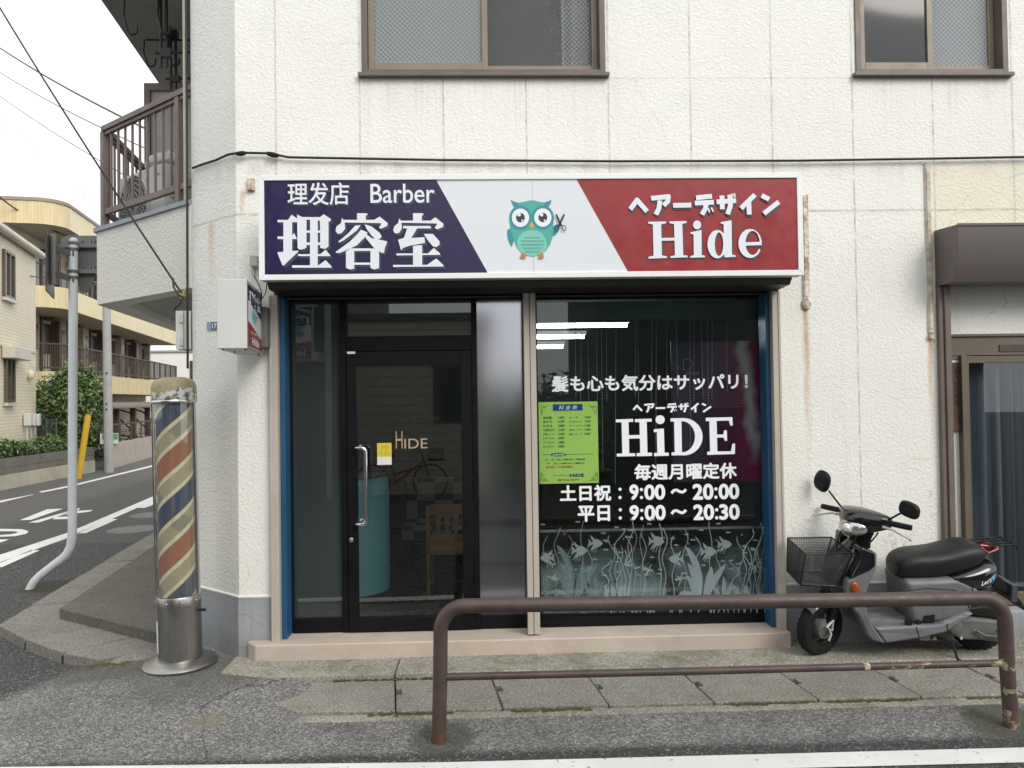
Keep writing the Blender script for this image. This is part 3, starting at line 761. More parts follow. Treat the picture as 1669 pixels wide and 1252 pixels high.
class Art:
    """flat artwork traced in some 2-D frame and laid on the plane y"""
    def __init__(s, mb, fn, y, dy=.00012): s.mb=mb; s.fn=fn; s.y=y; s.dy=dy; s.k=0
    def poly(s, pts, mi=0, off=(0,0)):
        vv = []
        for (x, z) in pts:
            q = s.fn(x+off[0], z+off[1]); vv.append((q[0], s.y-s.dy*s.k, q[1]))
        s.mb.add(vv, orient(vv, [list(range(len(vv)))]), mi); s.k += 1
    def ell(s, cx, cy, rx, ry, mi=0, off=(0,0), n=28, rot=0):
        s.poly([(cx+rx*cos(2*pi*i/n)*cos(rot)-ry*sin(2*pi*i/n)*sin(rot), cy+rx*cos(2*pi*i/n)*sin(rot)+ry*sin(2*pi*i/n)*cos(rot)) for i in range(n)], mi, off)
    def ring(s, o, i, a0=0, a1=360, mi=0, off=(0,0), n=40):
        vv = []
        for k in range(n+1):
            a = radians(a0+(a1-a0)*k/n)
            for (cx,cy,rx,ry) in (o, i):
                q = s.fn(cx+rx*cos(a)+off[0], cy+ry*sin(a)+off[1]); vv.append((q[0], s.y-s.dy*s.k, q[1]))
        s.mb.add(vv, orient(vv, [(2*k,2*k+1,2*k+3,2*k+2) for k in range(n)]), mi); s.k += 1
    def line(s, pts, w, mi=0, off=(0,0)):
        for (a, b) in zip(pts[:-1], pts[1:]):
            dx, dy = b[0]-a[0], b[1]-a[1]; L = sqrt(dx*dx+dy*dy) or 1; nx, ny = -dy/L*w/2, dx/L*w/2
            s.poly([(a[0]+nx,a[1]+ny),(b[0]+nx,b[1]+ny),(b[0]-nx,b[1]-ny),(a[0]-nx,a[1]-ny)], mi, off)
        for p in pts[1:-1]: s.ell(p[0], p[1], w/2, w/2, mi, off, 12)
def pxfn(x0, y0, sc_, Y):
    def f(x, z):
        p = aty(x0+x*sc_, y0+z*sc_, Y); return p.x, p.z
    return f

RIYOU = [  # 理
 [(122,330),(185,330),(207,298),(240,322),(240,344),(122,344)], [(157,344),(210,344),(210,522),(157,522)], [(122,430),(207,430),(222,408),(240,446),(122,446)],
 [(122,525),(245,515),(250,520),(160,605),(152,605),(122,532)], [(240,297),(265,310),(297,322),(297,495),(285,505),(255,510),(243,500)], [(265,313),(380,313),(400,296),(445,325),(440,340),(265,325)],
 [(378,322),(430,335),(430,490),(410,505),(380,500)], [(318,320),(365,320),(365,612),(318,612)], [(297,394),(380,394),(380,408),(297,408)], [(297,466),(380,466),(380,482),(297,482)],
 [(247,537),(380,537),(412,510),(440,543),(440,549),(247,549)], [(210,604),(370,604),(412,573),(448,610),(448,619),(210,619)],
 # 容
 [(602,290),(660,290),(668,298),(655,305),(655,345),(602,345)], [(512,330),(705,330),(738,310),(788,350),(785,365),(740,350),(520,346)],
 [(512,316),(527,345),(530,385),(510,410),(485,415),(472,395),(478,370),(505,350)], [(735,312),(788,350),(782,368),(745,385),(735,375),(752,350)],
 [(590,365),(625,362),(600,395),(520,455),(492,468),(490,460),(550,410)], [(648,357),(690,370),(740,410),(750,430),(740,445),(718,450),(690,425),(660,385)],
 [(625,390),(665,405),(660,425),(600,485),(500,530),(475,530),(475,522),(560,460),(610,410)], [(655,415),(690,440),(785,460),(770,500),(765,530),(750,530),(700,495),(655,440)],
 [(560,502),(690,502),(690,518),(560,518)], [(535,520),(560,505),(585,512),(585,625),(560,630),(535,620)], [(683,510),(700,500),(735,515),(735,622),(705,630),(683,620)], [(585,588),(683,588),(683,602),(585,602)],
 # 室
 [(940,290),(998,290),(1005,298),(993,305),(993,345),(940,345)], [(858,335),(1045,335),(1075,315),(1125,355),(1122,372),(1080,352),(862,348)],
 [(858,320),(870,345),(872,385),(855,410),(830,412),(820,392),(828,368),(850,350)], [(1072,318),(1125,355),(1118,375),(1085,388),(1070,378),(1090,352)],
 [(880,367),(1045,367),(1050,382),(880,382)], [(905,382),(965,382),(930,440),(1010,435),(1012,470),(925,485),(880,500),(868,515),(850,450),(885,440)],
 [(1005,415),(1060,415),(1100,460),(1100,480),(1080,495),(1060,490),(1030,455)], [(940,487),(995,482),(995,610),(940,610)],
 [(840,533),(1030,533),(1065,500),(1100,530),(1105,542),(840,545)], [(820,602),(1025,602),(1080,563),(1125,605),(1125,612),(820,615)]]
HIDE = [[(708,330),(755,330),(760,515),(712,515)], [(682,320),(783,318),(783,328),(755,335),(708,335),(682,330)], [(684,529),(788,525),(788,515),(760,510),(712,512),(684,519)],
 [(828,330),(875,328),(880,510),(833,510)], [(802,318),(900,316),(900,326),(875,332),(828,333),(802,328)], [(808,525),(905,521),(905,512),(880,508),(833,510),(808,515)], [(755,412),(829,410),(830,426),(756,428)],
 [(938,378),(983,366),(985,514),(940,514)], [(920,380),(983,366),(983,376),(940,392),(920,388)], [(920,524),(1003,521),(1003,512),(985,508),(940,509),(920,514)],
 [(1108,330),(1153,312),(1156,515),(1112,520)], [(1092,322),(1153,312),(1153,322),(1110,335),(1092,330)], [(1112,522),(1176,519),(1176,510),(1155,506)],
 [(1218,437),(1322,433),(1324,452),(1218,456)]]
def hide_sign(a, mi, off=(0,0)):
    for p in HIDE: a.poly(p, mi, off)
    a.ell(958, 338, 23, 25, mi, off)
    a.ring((1072,447,55,80), (1082,447,24,66), 0, 360, mi, off)
    a.ring((1258,443,66,82), (1272,440,40,68), 28, 358, mi, off)
KATA = [[(580,250),(618,197),(675,262)], [(698,188),(796,178),(792,205),(768,228)], [(748,200),(742,245),(725,280)], [(822,228),(925,226)], [(952,185),(1042,176)], [(945,215),(1052,210)], [(1010,215),(1005,245),(985,280)],
 [(1068,208),(1178,201)], [(1098,172),(1100,250)], [(1142,168),(1146,230),(1130,278)], [(1285,168),(1205,245)], [(1250,205),(1252,280)], [(1322,172),(1365,194)], [(1335,275),(1420,208)]]
KDOT = [[(1018,243),(1028,268)], [(1038,240),(1048,263)], [(1152,163),(1158,186)], [(1166,160),(1172,183)]]
def kata(a, w, mi, off=(0,0)):
    for p in KATA: a.line(p, w, mi, off)
    for p in KDOT: a.line(p, w*.36, mi, off)

# ---------------------------------------------------------------- main sign
navy = M('navy_film', srgb(35,25,70), .34); redf = M('red_film', srgb(146,44,46), .34); panelm = plain('sign_white', (.72,.75,.79), .32)
letw = plain('letter_white', (.76,.79,.84), .35); slate = plain('letter_shadow', srgb(64,72,92), .4)
teal = plain('owl_teal', srgb(78,168,160), .4); teald = plain('owl_dark_teal', srgb(56,140,152), .4); belly = plain('owl_belly', srgb(122,198,182), .4)
eyew = plain('owl_white', (.80,.83,.88), .4); pupil = plain('owl_pupil', srgb(48,50,66), .4); beak = plain('owl_beak', srgb(205,165,80), .4); footm = plain('owl_foot', srgb(190,125,75), .4); scis = plain('scissors_black', (.006,.006,.012), .4); textg = plain('owl_text', srgb(60,110,110), .5)
SY = -.40
sx0, sz0, sx1, sz1 = -1.454, 2.527, 2.084, 3.205
sg = thing('shop_sign', 'long white-framed sign board over the shop front with an owl between navy and red ends', 'sign', ((sx0+sx1)/2, SY, sz0))
MB().box(sx0+.003,sx1-.003,SY+.012,-.292,sz0+.003,sz1-.003).build('cabinet', M('sign_cabinet', (.55,.55,.54), .5), sg, bevel=.004)
g = MB(); fw = .036
g.prism([(sx0,sz1),(sx1,sz1),(sx1-fw,sz1-fw),(sx0+fw,sz1-fw)], SY-.004, SY+.02); g.prism([(sx0,sz0),(sx0+fw,sz0+fw),(sx1-fw,sz0+fw),(sx1,sz0)], SY-.004, SY+.02)
g.prism([(sx0,sz0),(sx0,sz1),(sx0+fw,sz1-fw),(sx0+fw,sz0+fw)], SY-.0035, SY+.02); g.prism([(sx1,sz0),(sx1-fw,sz0+fw),(sx1-fw,sz1-fw),(sx1,sz1)], SY-.0035, SY+.02)
g.build('frame', whitea, sg, bevel=.003)
PY = SY+.006
g = MB(); g.add([(sx0+fw,PY,sz0+fw),(sx1-fw,PY,sz0+fw),(sx1-fw,PY,sz1-fw),(sx0+fw,PY,sz1-fw)], [(0,1,2,3)], 0)
a = Art(g, lambda x, z: (x, z), PY-.0006)
zb, zt = sz0+fw, sz1-fw
a.poly([(sx0+fw,zt),(aty(711,293,PY).x,zt),(aty(795,447,PY).x,zb),(sx0+fw,zb)], 1)
a.poly([(aty(939.5,293,PY).x,zt),(sx1-fw,zt),(sx1-fw,zb),(aty(1023.5,445,PY).x,zb)], 2)
xj = aty(868.5,370,PY).x; a.poly([(xj-.0012,zb),(xj+.0012,zb),(xj+.0012,zt),(xj-.0012,zt)], 3)
g.build('panel', [panelm, navy, redf, plain('panel_seam', (.42,.43,.45), .5)], sg)
g = MB(); f5 = pxfn(420,270,.26962,PY); f6 = pxfn(860,270,.28760,PY); o5, o6 = (11,13), (8,9)
LY = PY-.0015
a = Art(g, f5, LY)
for p in RIYOU: a.poly(p, 1, o5)
a2 = Art(g, f5, LY-.006)
for p in RIYOU: a2.poly(p, 0)
def shad(body, r, d, bold, sp=1.0):
    text(g, body, (r[0]+d, r[1]-d, r[2]+d, r[3]-d), LY-.0005, 1, bold, 0, sp); text(g, body, r, LY-.006, 0, bold, 0, sp)
shad('理发店', rectpx(469,298,569.5,335,PY), .010, .012)
shad('Barber', rectpx(604,300,708.5,331.5,PY), .010, .008)
a = Art(g, f6, LY); hide_sign(a, 1, o6); kata(a, 27, 1, (5,12))
a = Art(g, f6, LY-.006); hide_sign(a, 0); kata(a, 27, 0)
g.build('lettering', [letw, slate], sg)
def owl(a, m):
    T_, D_, B_, W_, P_, K_, F_, S_, X_ = m
    # frame: zoom pixels of the emblem, y down
    def el(cx, cy, rx, ry, mi, rot=0): a.ell(cx, cy, rx, ry, mi, (0,0), 30, rot)
    a.poly([(220,660),(225,630),(250,610),(290,608),(318,625),(328,680),(322,740),(305,800),(283,858),(255,815),(230,750)], D_)
    el(868, 632, 48, 92, D_, .55)
    a.poly([(268,212),(310,238),(370,255),(430,248),(490,230),(555,222),(620,230),(680,248),(730,250),(785,235),(828,210),(815,260),(785,312),(830,360),(855,430),(852,520),(845,640),(838,730),(805,830),(740,920),(660,970),(570,990),(480,972),(400,925),(345,850),(310,760),(262,600),(250,470),(262,390),(318,318),(290,270)], T_)
    a.poly([(268,212),(310,238),(370,255),(380,300),(318,318),(290,270)], D_); a.poly([(828,210),(785,235),(730,250),(730,300),(785,312),(815,260)], D_)
    el(403, 460, 152, 165, D_); el(707, 458, 152, 165, D_)
    a.poly([(360,800),(372,735),(420,670),(490,635),(565,628),(640,638),(705,680),(750,760),(768,850),(735,920),(660,970),(570,990),(480,972),(405,925),(368,870)], B_)
    el(403, 460, 117, 125, W_); el(707, 458, 117, 125, W_)
    el(402, 460, 60, 65, P_); el(707, 457, 60, 65, P_)
    for cx in (385, 690): el(cx, 420, 24, 24, W_); el(cx+42, 498, 13, 13, W_)
    a.poly([(555,515),(590,565),(556,612),(520,565)], K_)
    for y, x0, x1 in ((733,468,662),(778,410,720),(826,412,720),(874,442,692),(920,472,664)):
        x = x0
        while x < x1-12: a.poly([(x,y-6),(x+22,y-6),(x+11,y+9)], X_); x += 29
    for cx in (441, 684):
        el(cx, 965, 30, 28, F_)
        for d in (-22, 0, 22): el(cx+d, 992, 13, 22, F_)
    a.line([(888,418),(930,520),(962,580)], 24, S_); a.line([(996,418),(950,520),(925,575)], 24, S_)
    a.ring((897,605,32,40), (897,605,22,29), 0, 360, S_); a.ring((992,605,32,40), (992,605,22,29), 0, 360, S_)
g = MB(); a = Art(g, pxfn(800,300,.11981,PY), LY, .00015); owl(a, range(9))
OWLM = [teal, teald, belly, eyew, pupil, beak, footm, scis, textg]
o = g.build('owl_emblem', OWLM, sg); o['label'] = 'teal owl emblem holding black scissors'

# ---------------------------------------------------------------- projecting light box
ex = V(cos(radians(8.5)), sin(radians(8.5)), 0); ey = V(-sin(radians(8.5)), cos(radians(8.5)), 0)
pr_ = aty(402.5, 512, -.70); pz0, pz1 = aty(402,568,-.70).z, aty(402,455,-.70).z
o0 = V(pr_.x, -.70, 0)
Lb, Tb = .64, .172
pl = thing('projecting_sign', 'small white light box sign jutting out from the corner above the barber pole', 'sign', (pr_.x, -.70, pz0))
MB().obox(o0-ex*Tb+V(0,0,pz0), ex*Tb, ey*Lb, V(0,0,pz1-pz0)).build('cabinet', M('lightbox_white', (.56,.56,.54), .4, (.60,.60,.58), 2), pl, bevel=.004)
def side(s, h, d=.003): p = o0 + ey*(Lb*s) + ex*d; return (p.x, p.y, pz0+(pz1-pz0)*h)
def sidepoly(mb, pts, d, mi): mb.add([side(s,h,d) for s,h in pts], [list(range(len(pts)))], mi)
g = MB(); sidepoly(g, [(.015,.01),(.985,.01),(.985,.99),(.015,.99)], .002, 3)
x0, x1, y0, y1 = .05, .95, .05, .94
sidepoly(g, [(x0,y0),(x1,y0),(x1,y1),(x0,y1)], .0026, 0)
sidepoly(g, [(x0,y1),(x0,.72),(x1,.53),(x1,y1)], .0032, 1); sidepoly(g, [(x0,y0),(x1,y0),(x1,.22),(x0,.41)], .0032, 2)
g.build('panel', [panelm, navy, redf, M('lightbox_rim', (.30,.30,.33), .4)], pl)
g = MB()
def sidetext(body, r, d, mi, bold):
    vs_, fs = text_geo(body, bold); g.add([side(r[0]+u*(r[2]-r[0]), r[1]+t*(r[3]-r[1]), d) for u, t in vs_], fs, mi)
sidetext('理容室', (.10,.64,.86,.88), .0045, 0, .045); sidetext('Hide', (.26,.075,.72,.20), .0045, 0, .03); sidetext('ヘアーデザイン', (.16,.225,.80,.285), .0045, 0, .02)
g.build('lettering', [letw], pl)
g = MB()
class SideArt(Art):
    def poly(s, pts, mi=0, off=(0,0)):
        g.add([side(.30+(x-220)/810*.36, .66-(z-205)/810*.24, .0042+s.k*.00015) for x, z in pts][::-1], [list(range(len(pts)))], mi); s.k += 1
    def ring(s, o, i, *aa, **kk): s.ell(*o, aa[2] if len(aa) > 2 else 0)
owl(SideArt(g, None, 0), range(9))
g.build('owl_emblem', OWLM, pl)
g = MB(); b0, b1 = aty(425,575,-.12), aty(436,500,-.12); g.box(b0.x-.03, b1.x, -.13, -.002, b0.z+.03, b1.z); g.build('bracket', M('bracket_grey', (.13,.13,.13), .55), pl, bevel=.012)
g = MB()
for s, t in ((.08,.15),(.08,.9),(.45,.3),(.9,.9)):
    q = o0-ex*Tb*(1-t)+ey*Lb*s; MB().lathe([(.006,-.008),(.006,0)], (q.x,q.y,pz0), 8).build('screw', blackf, pl)
q0, q1 = aty(393,440,-.08), aty(424,487,-.08)
wr = MB().tube([(aty(414,450,-.05)), (aty(421,462,-.1)), (aty(426,475,-.12)), (aty(427,488,-.10))], .004, 6)
wr.tube([(aty(427,487,-.1)), (aty(432,480,-.15)), (aty(434,472,-.25)), (aty(435,461,-.31))], .003, 6)
tag(wr.build('sign_wire', cablem), 'thin black wire looping from the wall bracket to the light box sign', 'wire')

# blue house-number plate on the chamfer
npl = V(-.643,-.766,0)
def chp(px, py, d=.006): p0 = V(CH.x, CH.y, 0)+npl*d; return onpl(px, py, p0, npl)
plt = thing('number_plate', 'small blue address plate reading 17 on the chamfered corner', 'plate', chp(345,531,0))
a_, b_, c_, d_ = chp(337,538), chp(354.5,538), chp(354.5,524.5), chp(337,525)
g = MB(); 
for f, mi in (((a_,b_,c_,d_),0),): g.add([tuple(q) for q in f]+[tuple(q-npl*.005) for q in f], [(0,1,2,3),(1,0,4,5),(2,1,5,6),(3,2,6,7),(0,3,7,4)], mi)
m1_, m2_ = a_.lerp(b_,.4)+npl*.001, d_.lerp(c_,.4)+npl*.001
g.add([tuple(a_+npl*.001),tuple(m1_),tuple(m2_),tuple(d_+npl*.001)], [(0,1,2,3)], 1)
g.build('plate', [plain('plate_blue', srgb(58,82,120), .4), plain('plate_pale', srgb(130,150,175), .4)], plt)
g = MB(); vs_, fs = text_geo('17', .02)
ux, uz = (b_-a_), (d_-a_)
g.add([tuple(a_+ux*(.52+.42*u)+uz*(.2+.6*t)+npl*.002) for u, t in vs_], fs, 0); g.build('lettering', letw, plt)

# ---------------------------------------------------------------- lettering on the shop window
WY = .1555
g = MB(); fz = pxfn(860,640,.22768,WY)
a = Art(g, fz, WY)
for p in [[(672,205),(722,205),(728,445),(678,445)], [(632,192),(755,188),(755,210),(632,213)], [(638,458),(770,455),(770,434),(638,437)], [(800,195),(852,195),(858,440),(806,440)], [(768,190),(888,186),(888,208),(768,212)], [(780,433),(890,430),(890,453),(780,456)], [(720,305),(804,303),(804,328),(720,330)],
          [(925,265),(975,260),(980,440),(928,440)], [(903,262),(975,257),(975,278),(903,284)], [(905,432),(1010,430),(1010,452),(905,455)],
          [(1048,195),(1100,195),(1105,435),(1053,435)], [(1023,184),(1120,182),(1120,204),(1023,208)], [(1030,428),(1120,426),(1120,448),(1030,450)],
          [(1300,195),(1352,195),(1358,435),(1306,435)], [(1275,180),(1465,175),(1468,235),(1450,238),(1440,200),(1275,205)], [(1285,422),(1455,420),(1465,365),(1485,365),(1483,440),(1285,446)], [(1350,300),(1400,300),(1405,270),(1425,270),(1428,345),(1410,345),(1403,322),(1350,322)]]: a.poly(p)
a.ell(948, 194, 33, 32)
a.ring((1112,316,140,134), (1105,316,92,111), -90, 90)
ak = Art(g, lambda x, z: fz(750+(x-570)/855*565, 72+(z-160)/125*72), WY); kata(ak, 23, 0)
for body, r, bd in (('髪も心も気分はサッパリ！', (899,610.5,1219,637), .028), ('毎週月曜定休', (1033.7,755,1201,781.6), .030), ('土日祝', (912.4,790.5,996.2,817.2), .032), ('平日', (941.5,824,994.3,850.4), .034)):
    text(g, body, rectpx(*r, WY), WY, 0, bd)
for body, r in (('9', (1025.8,789.5,1041,815.3)), ('00', (1050,789.5,1084.3,815)), ('20', (1128.7,788.4,1163,815)), ('00', (1171,788.2,1205,814)), ('9', (1026,823.2,1041.5,848.6)), ('00', (1050.5,823,1085,848.4)), ('20', (1129.8,822,1164,848)), ('30', (1172,821.5,1205.6,847.4))):
    text(g, body, rectpx(*r, WY), WY, 0, .045)
a = Art(g, pxfn(0,0,1,WY), WY)
for cx, cy in ((1010.6,797.5),(1010.6,811),(1045.5,798),(1045.5,811),(1166.8,797),(1166.8,810.5),(1011,831),(1011,844.3),(1046,832),(1046,845),(1168,831),(1168,844)): a.ell(cx, cy, 2.6, 2.7)
for y in (801, 834.5): a.line([(1094.5,y+3),(1098,y-1.5),(1102.5,y-2.5),(1107,y),(1111.5,y+1.5),(1115,y),(1118,y-3.5)], 4.4)
g.build('lettering', white_film, swin)

# etched aquarium film along the bottom of the window
etch = glassm('etched_film', (.9,.93,.93), .03, .25, (.54,.64,.66), .6)
etch2 = glassm('etched_film_thin', (.9,.93,.93), .03, .25, (.58,.68,.70), .5)
g = MB(); FY = .167; fe = pxfn(860,820,.26364,FY)
def leaf(a, p0, p1, p2, w, mi=0, n=10):
    L, Rr = [], []
    for i in range(n+1):
        t = i/n; x = (1-t)**2*p0[0]+2*t*(1-t)*p1[0]+t*t*p2[0]; y = (1-t)**2*p0[1]+2*t*(1-t)*p1[1]+t*t*p2[1]
        dx = 2*(1-t)*(p1[0]-p0[0])+2*t*(p2[0]-p1[0]); dy = 2*(1-t)*(p1[1]-p0[1])+2*t*(p2[1]-p1[1]); q = sqrt(dx*dx+dy*dy) or 1
        ww = w*(.18+.82*sin(pi*min(1,t*.92+.08))**.8)/2 if t < 1 else 0
        L.append((x-dy/q*ww, y+dx/q*ww)); Rr.append((x+dy/q*ww, y-dx/q*ww))
    a.poly(L+Rr[::-1], mi)
def vine(a, x, y0, y1, amp, ph, w=5, n=16):
    a.line([(x+amp*sin(ph+i*.75)*(.3+i/n), y0+(y1-y0)*i/n) for i in range(n+1)], w, 1)
def fish(a, cx, cy, s, fl, mi=0, rot=0):
    body = [(-48,0),(-30,-22),(0,-34),(24,-20),(34,-4),(30,2),(24,12),(0,30),(-28,20)]
    top = [(-24,-24),(10,-32),(44,-62),(32,-24)]; bot = [(-24,20),(8,28),(46,58),(28,18)]; tail = [(30,-4),(58,-34),(52,-2),(60,28),(30,6)]
    fn1, fn2 = [(-8,22),(-2,24),(14,72),(10,70)], [(4,22),(10,22),(34,66),(30,66)]
    c_, s_ = cos(rot), sin(rot)
    for pl_ in (body, top, bot, tail, fn1, fn2): a.poly([(cx+fl*s*(x*c_-y*s_), cy+s*(x*s_+y*c_)) for x, y in pl_], mi)
a = Art(g, fe, FY, .00006); rr = random.Random(3)
for base in (0, 783):
    B = lambda *q: [(x+base, y) for x, y in q]
    for p0, p1, p2, ww in (((268,585),(285,370),(178,258),46),((262,585),(275,480),(198,362),50),((300,585),(318,480),(345,380),36),((312,585),(345,520),(345,385),30),((298,590),(330,500),(432,366),48),((235,585),(245,500),(190,438),34),((250,590),(190,520),(140,560),30),((380,590),(395,530),(330,500),26),((412,590),(425,520),(416,445),24),((420,585),(440,540),(478,506),26),((425,575),(440,560),(470,470),16),((160,600),(200,520),(240,580),24),((730,590),(720,540),(722,505),20),((750,590),(770,540),(790,505),22),((800,590),(830,560),(865,540),18),((700,590),(690,560),(700,530),16)):
        if p2[0]+base < 1500: leaf(a, *B(p0,p1,p2), ww)
    for x, yt, am in ((110,200,14),(180,150,16),(255,200,18),(385,250,14),(335,110,8),(520,200,20),(545,250,12),(575,260,10),(600,290,10),(632,110,16),(655,150,14),(620,200,18),(700,130,10),(715,180,14),(815,120,10),(840,150,16),(560,150,30),(480,340,26)):
        if x+base < 1490: vine(a, x+base, 585, yt, am, rr.uniform(0,6), rr.uniform(3.5,6.5))
    for cx, cy, s, fl in ((115,335,.85,1),(322,290,.95,-1),(420,245,.85,-1),(795,232,.95,-1)):
        if cx+base < 1480: fish(a, cx+base, cy, s, fl)
    for k in range(34):
        x, y = rr.uniform(90,840)+base, rr.uniform(90,440)
        if x > 1485: continue
        fl = rr.choice((-1,1)); a.poly([(x-14*fl,y),(x-4*fl,y-5),(x+8*fl,y-3),(x+16*fl,y-8),(x+16*fl,y+7),(x+8*fl,y+3),(x-4*fl,y+5)], 1)
    for k in range(16):
        x = rr.uniform(90,850)+base
        if x < 1490: a.ell(x, rr.uniform(120,480), 5, 5, 1, (0,0), 10)
    for k in range(30):                     # starry weed and grass tufts
        cx, cy = ((740,405) if k < 12 else (600,380) if k < 18 else (150,455)); an = rr.uniform(0,6.28); L = rr.uniform(20,55)
        if cx+base < 1480: leaf(a, (cx+base,cy), (cx+base+L*.5*cos(an),cy+L*.5*sin(an)-6), (cx+base+L*cos(an),cy+L*sin(an)), 7, 0, 5)
    for k in range(26):
        x = rr.uniform(470,640)+base; leaf(a, (x,590), (x+rr.uniform(-10,10),540), (x+rr.uniform(-25,25),rr.uniform(480,545)), 10, 1, 5)
for k in range(60):
    x = rr.uniform(90,1490); leaf(a, (x,660), (x+rr.uniform(-8,8),640), (x+rr.uniform(-18,18),rr.uniform(600,632)), 9, 1, 4)
g.build('etched_film', [etch, etch2], swin)
gm = glassm('etched_haze', (.95,.95,.95), .02, .3, (.52,.62,.64), lambda t: t.math('MULTIPLY', t.maprange(t.sep(t.pos())[2], .30, .72, .80, .08, True), t.maprange(t.noise(t.pos(), 4.5, 3), .36, .60, .12, 1)))
MB().add([(.365,.1665,.205),(1.998,.1665,.205),(1.998,.1665,.66),(.365,.1665,.66)], [(0,1,2,3)]).build('etched_haze', gm, swin)

# door lettering
g = MB(); DY = .1212
text(g, 'H', rectpx(645,703,656,731,DY), DY, 0, -.008); text(g, 'IDE', rectpx(659,715,696.5,731,DY), DY, 0, .0)
text(g, 'デザイン', rectpx(662,677,716,687,DY), DY, 1, .01)
g.build('lettering', [NT('gold_leaf').set((.62,.50,.33), .35, .4), plain('door_black', (.005,.005,.006), .5)], door)
g = MB(); text(g, '押', rectpx(620,725,633,735,.118), .118, 0, 0); text(g, 'PUSH', rectpx(618,736,635,743,.118), .118, 0, .0)
g.build('sticker_text', plain('sticker_ink', (.45,.36,.05), .5), door)

# price list
PYP = .168
ps = thing('price_list', 'lime green price list poster stuck inside the shop window', 'poster', (aty(926,788,PYP).x, PYP, aty(926,788,PYP).z))
r = rectpx(878.5,655,975,788,PYP); lime = plain('lime_paper', (.58,.80,.17), .6)
MB().box(r[0],r[2],PYP,PYP+.003,r[1],r[3]).build('sheet', lime, ps)
g = MB(); fp = pxfn(860,640,.22768,PYP); a = Art(g, fp, PYP-.0008, .00004)
a.poly([(180,84),(393,82),(393,128),(180,131)], 1); a.line([(108,445),(473,439)], 3, 0); a.ell(220,444,57,13,1)
for sx_, sy_, cx, cy in ((1,1,98,92),(-1,1,488,92),(1,-1,98,635),(-1,-1,495,630)):
    a.line([(cx,cy+sy_*70),(cx-sx_*6,cy+sy_*20),(cx,cy),(cx+sx_*20,cy+sy_*6),(cx+sx_*55,cy)], 3, 3); a.ring((cx+sx_*14,cy+sy_*22,12,12),(cx+sx_*14,cy+sy_*22,9,9),0,320,3); a.ring((cx+sx_*30,cy+sy_*10,8,8),(cx+sx_*30,cy+sy_*10,5,5),0,320,3); a.ring((cx+sx_*6,cy+sy_*48,8,8),(cx+sx_*6,cy+sy_*48,5,5),0,320,3)
def pt(body, x0, y0, x1, y1, mi, bd=.0, sh=0):
    p, q = fp(x0, y1), fp(x1, y0); text(g, body, (p[0],p[1],q[0],q[1]), PYP-.0022, mi, bd, sh)
pt('料 金 表', 222,90,355,123, 2, .02, .2)
for k, (n1, v1) in enumerate((('総合調髪','3,600-'),('高 校 生','3,300'),('中 学 生','2,800'),('小学生以下','2,200'),('小学生(シャンプー)','2,500'),('レザーカット','4,000-'),('ツーブロック','3,800'),('ロングカット','3,800'))):
    y = 170+29.6*k; pt(n1, 112,y,175+(20 if k > 2 else 0),y+19, 0, .006); pt(v1, 217,y-1,264,y+18, 0, .006, .2)
for k, (n1, v1) in enumerate((('パ ー マ','7,000'),('アイロンパーマ','7,000'),('ア イ パ ー','7,400'),('毛染め(シャンプー)','7,000'),('婦人シェーブ','3,000-'))):
    y = 169+29.6*k; pt(n1, 297,y,358 if k == 0 else 390,y+18, 0, .006); pt(v1, 405,y-1,450,y+17, 0, .006, .2)
pt('営業時間', 178,436,262,453, 2, .02); pt('土・日・祝／AM9:00〜PM8:00', 124,468,410,489, 0, .004); pt('平　日／AM9:00〜PM8:30', 138,496,407,515, 0, .004)
pt('定休日／毎週月曜日', 130,522,322,543, 4, .012); pt('ヘアーデザイン', 172,584,290,602, 0, 0, .3); pt('HiDE', 302,579,403,604, 1, .05); pt('☎305-5444', 212,613,366,636, 4, .006, .25)
g.build('lettering', [plain('price_ink', srgb(40,72,60), .6), plain('price_blue', srgb(20,75,150), .5), plain('price_white', (.8,.85,.8), .5), plain('price_line', srgb(95,140,70), .6), plain('price_red', srgb(190,75,40), .5)], ps)

# wooden name board beside the second door
wp = thing('name_board', 'weathered brown wooden name board hung beside the sliding door', 'sign', aty(1553,705,.09))
r = rectpx(1545,592,1567.5,703,.088); MB().box(r[0],r[2],.082,.0985,r[1],r[3]).build('board', M('old_wood', (.075,.038,.026), .75, (.12,.065,.045), 18, 1.2), wp, bevel=.002)
g = MB()
for i, ch in enumerate('総合ビル管理'): text(g, ch, rectpx(1555,600+10.5*i,1563,608.5+10.5*i,.0815), .0812, 0, .01)
for i, ch in enumerate('有限会社'): text(g, ch, rectpx(1545.5,600+10.5*i,1552.5,608+10.5*i,.0815), .0812, 0, .01)
text(g, '会', rectpx(1546.5,683,1555,694,.0815), .0812, 0, .01)
g.build('lettering', plain('carved_ink', (.012,.008,.007), .7), wp)
MB().box(r[0]-.0,r[2]+.005,.085,.0985,r[3]+.004,r[3]+.035).build('paper_strip', M('torn_paper', (.6,.6,.57), .8), wp)
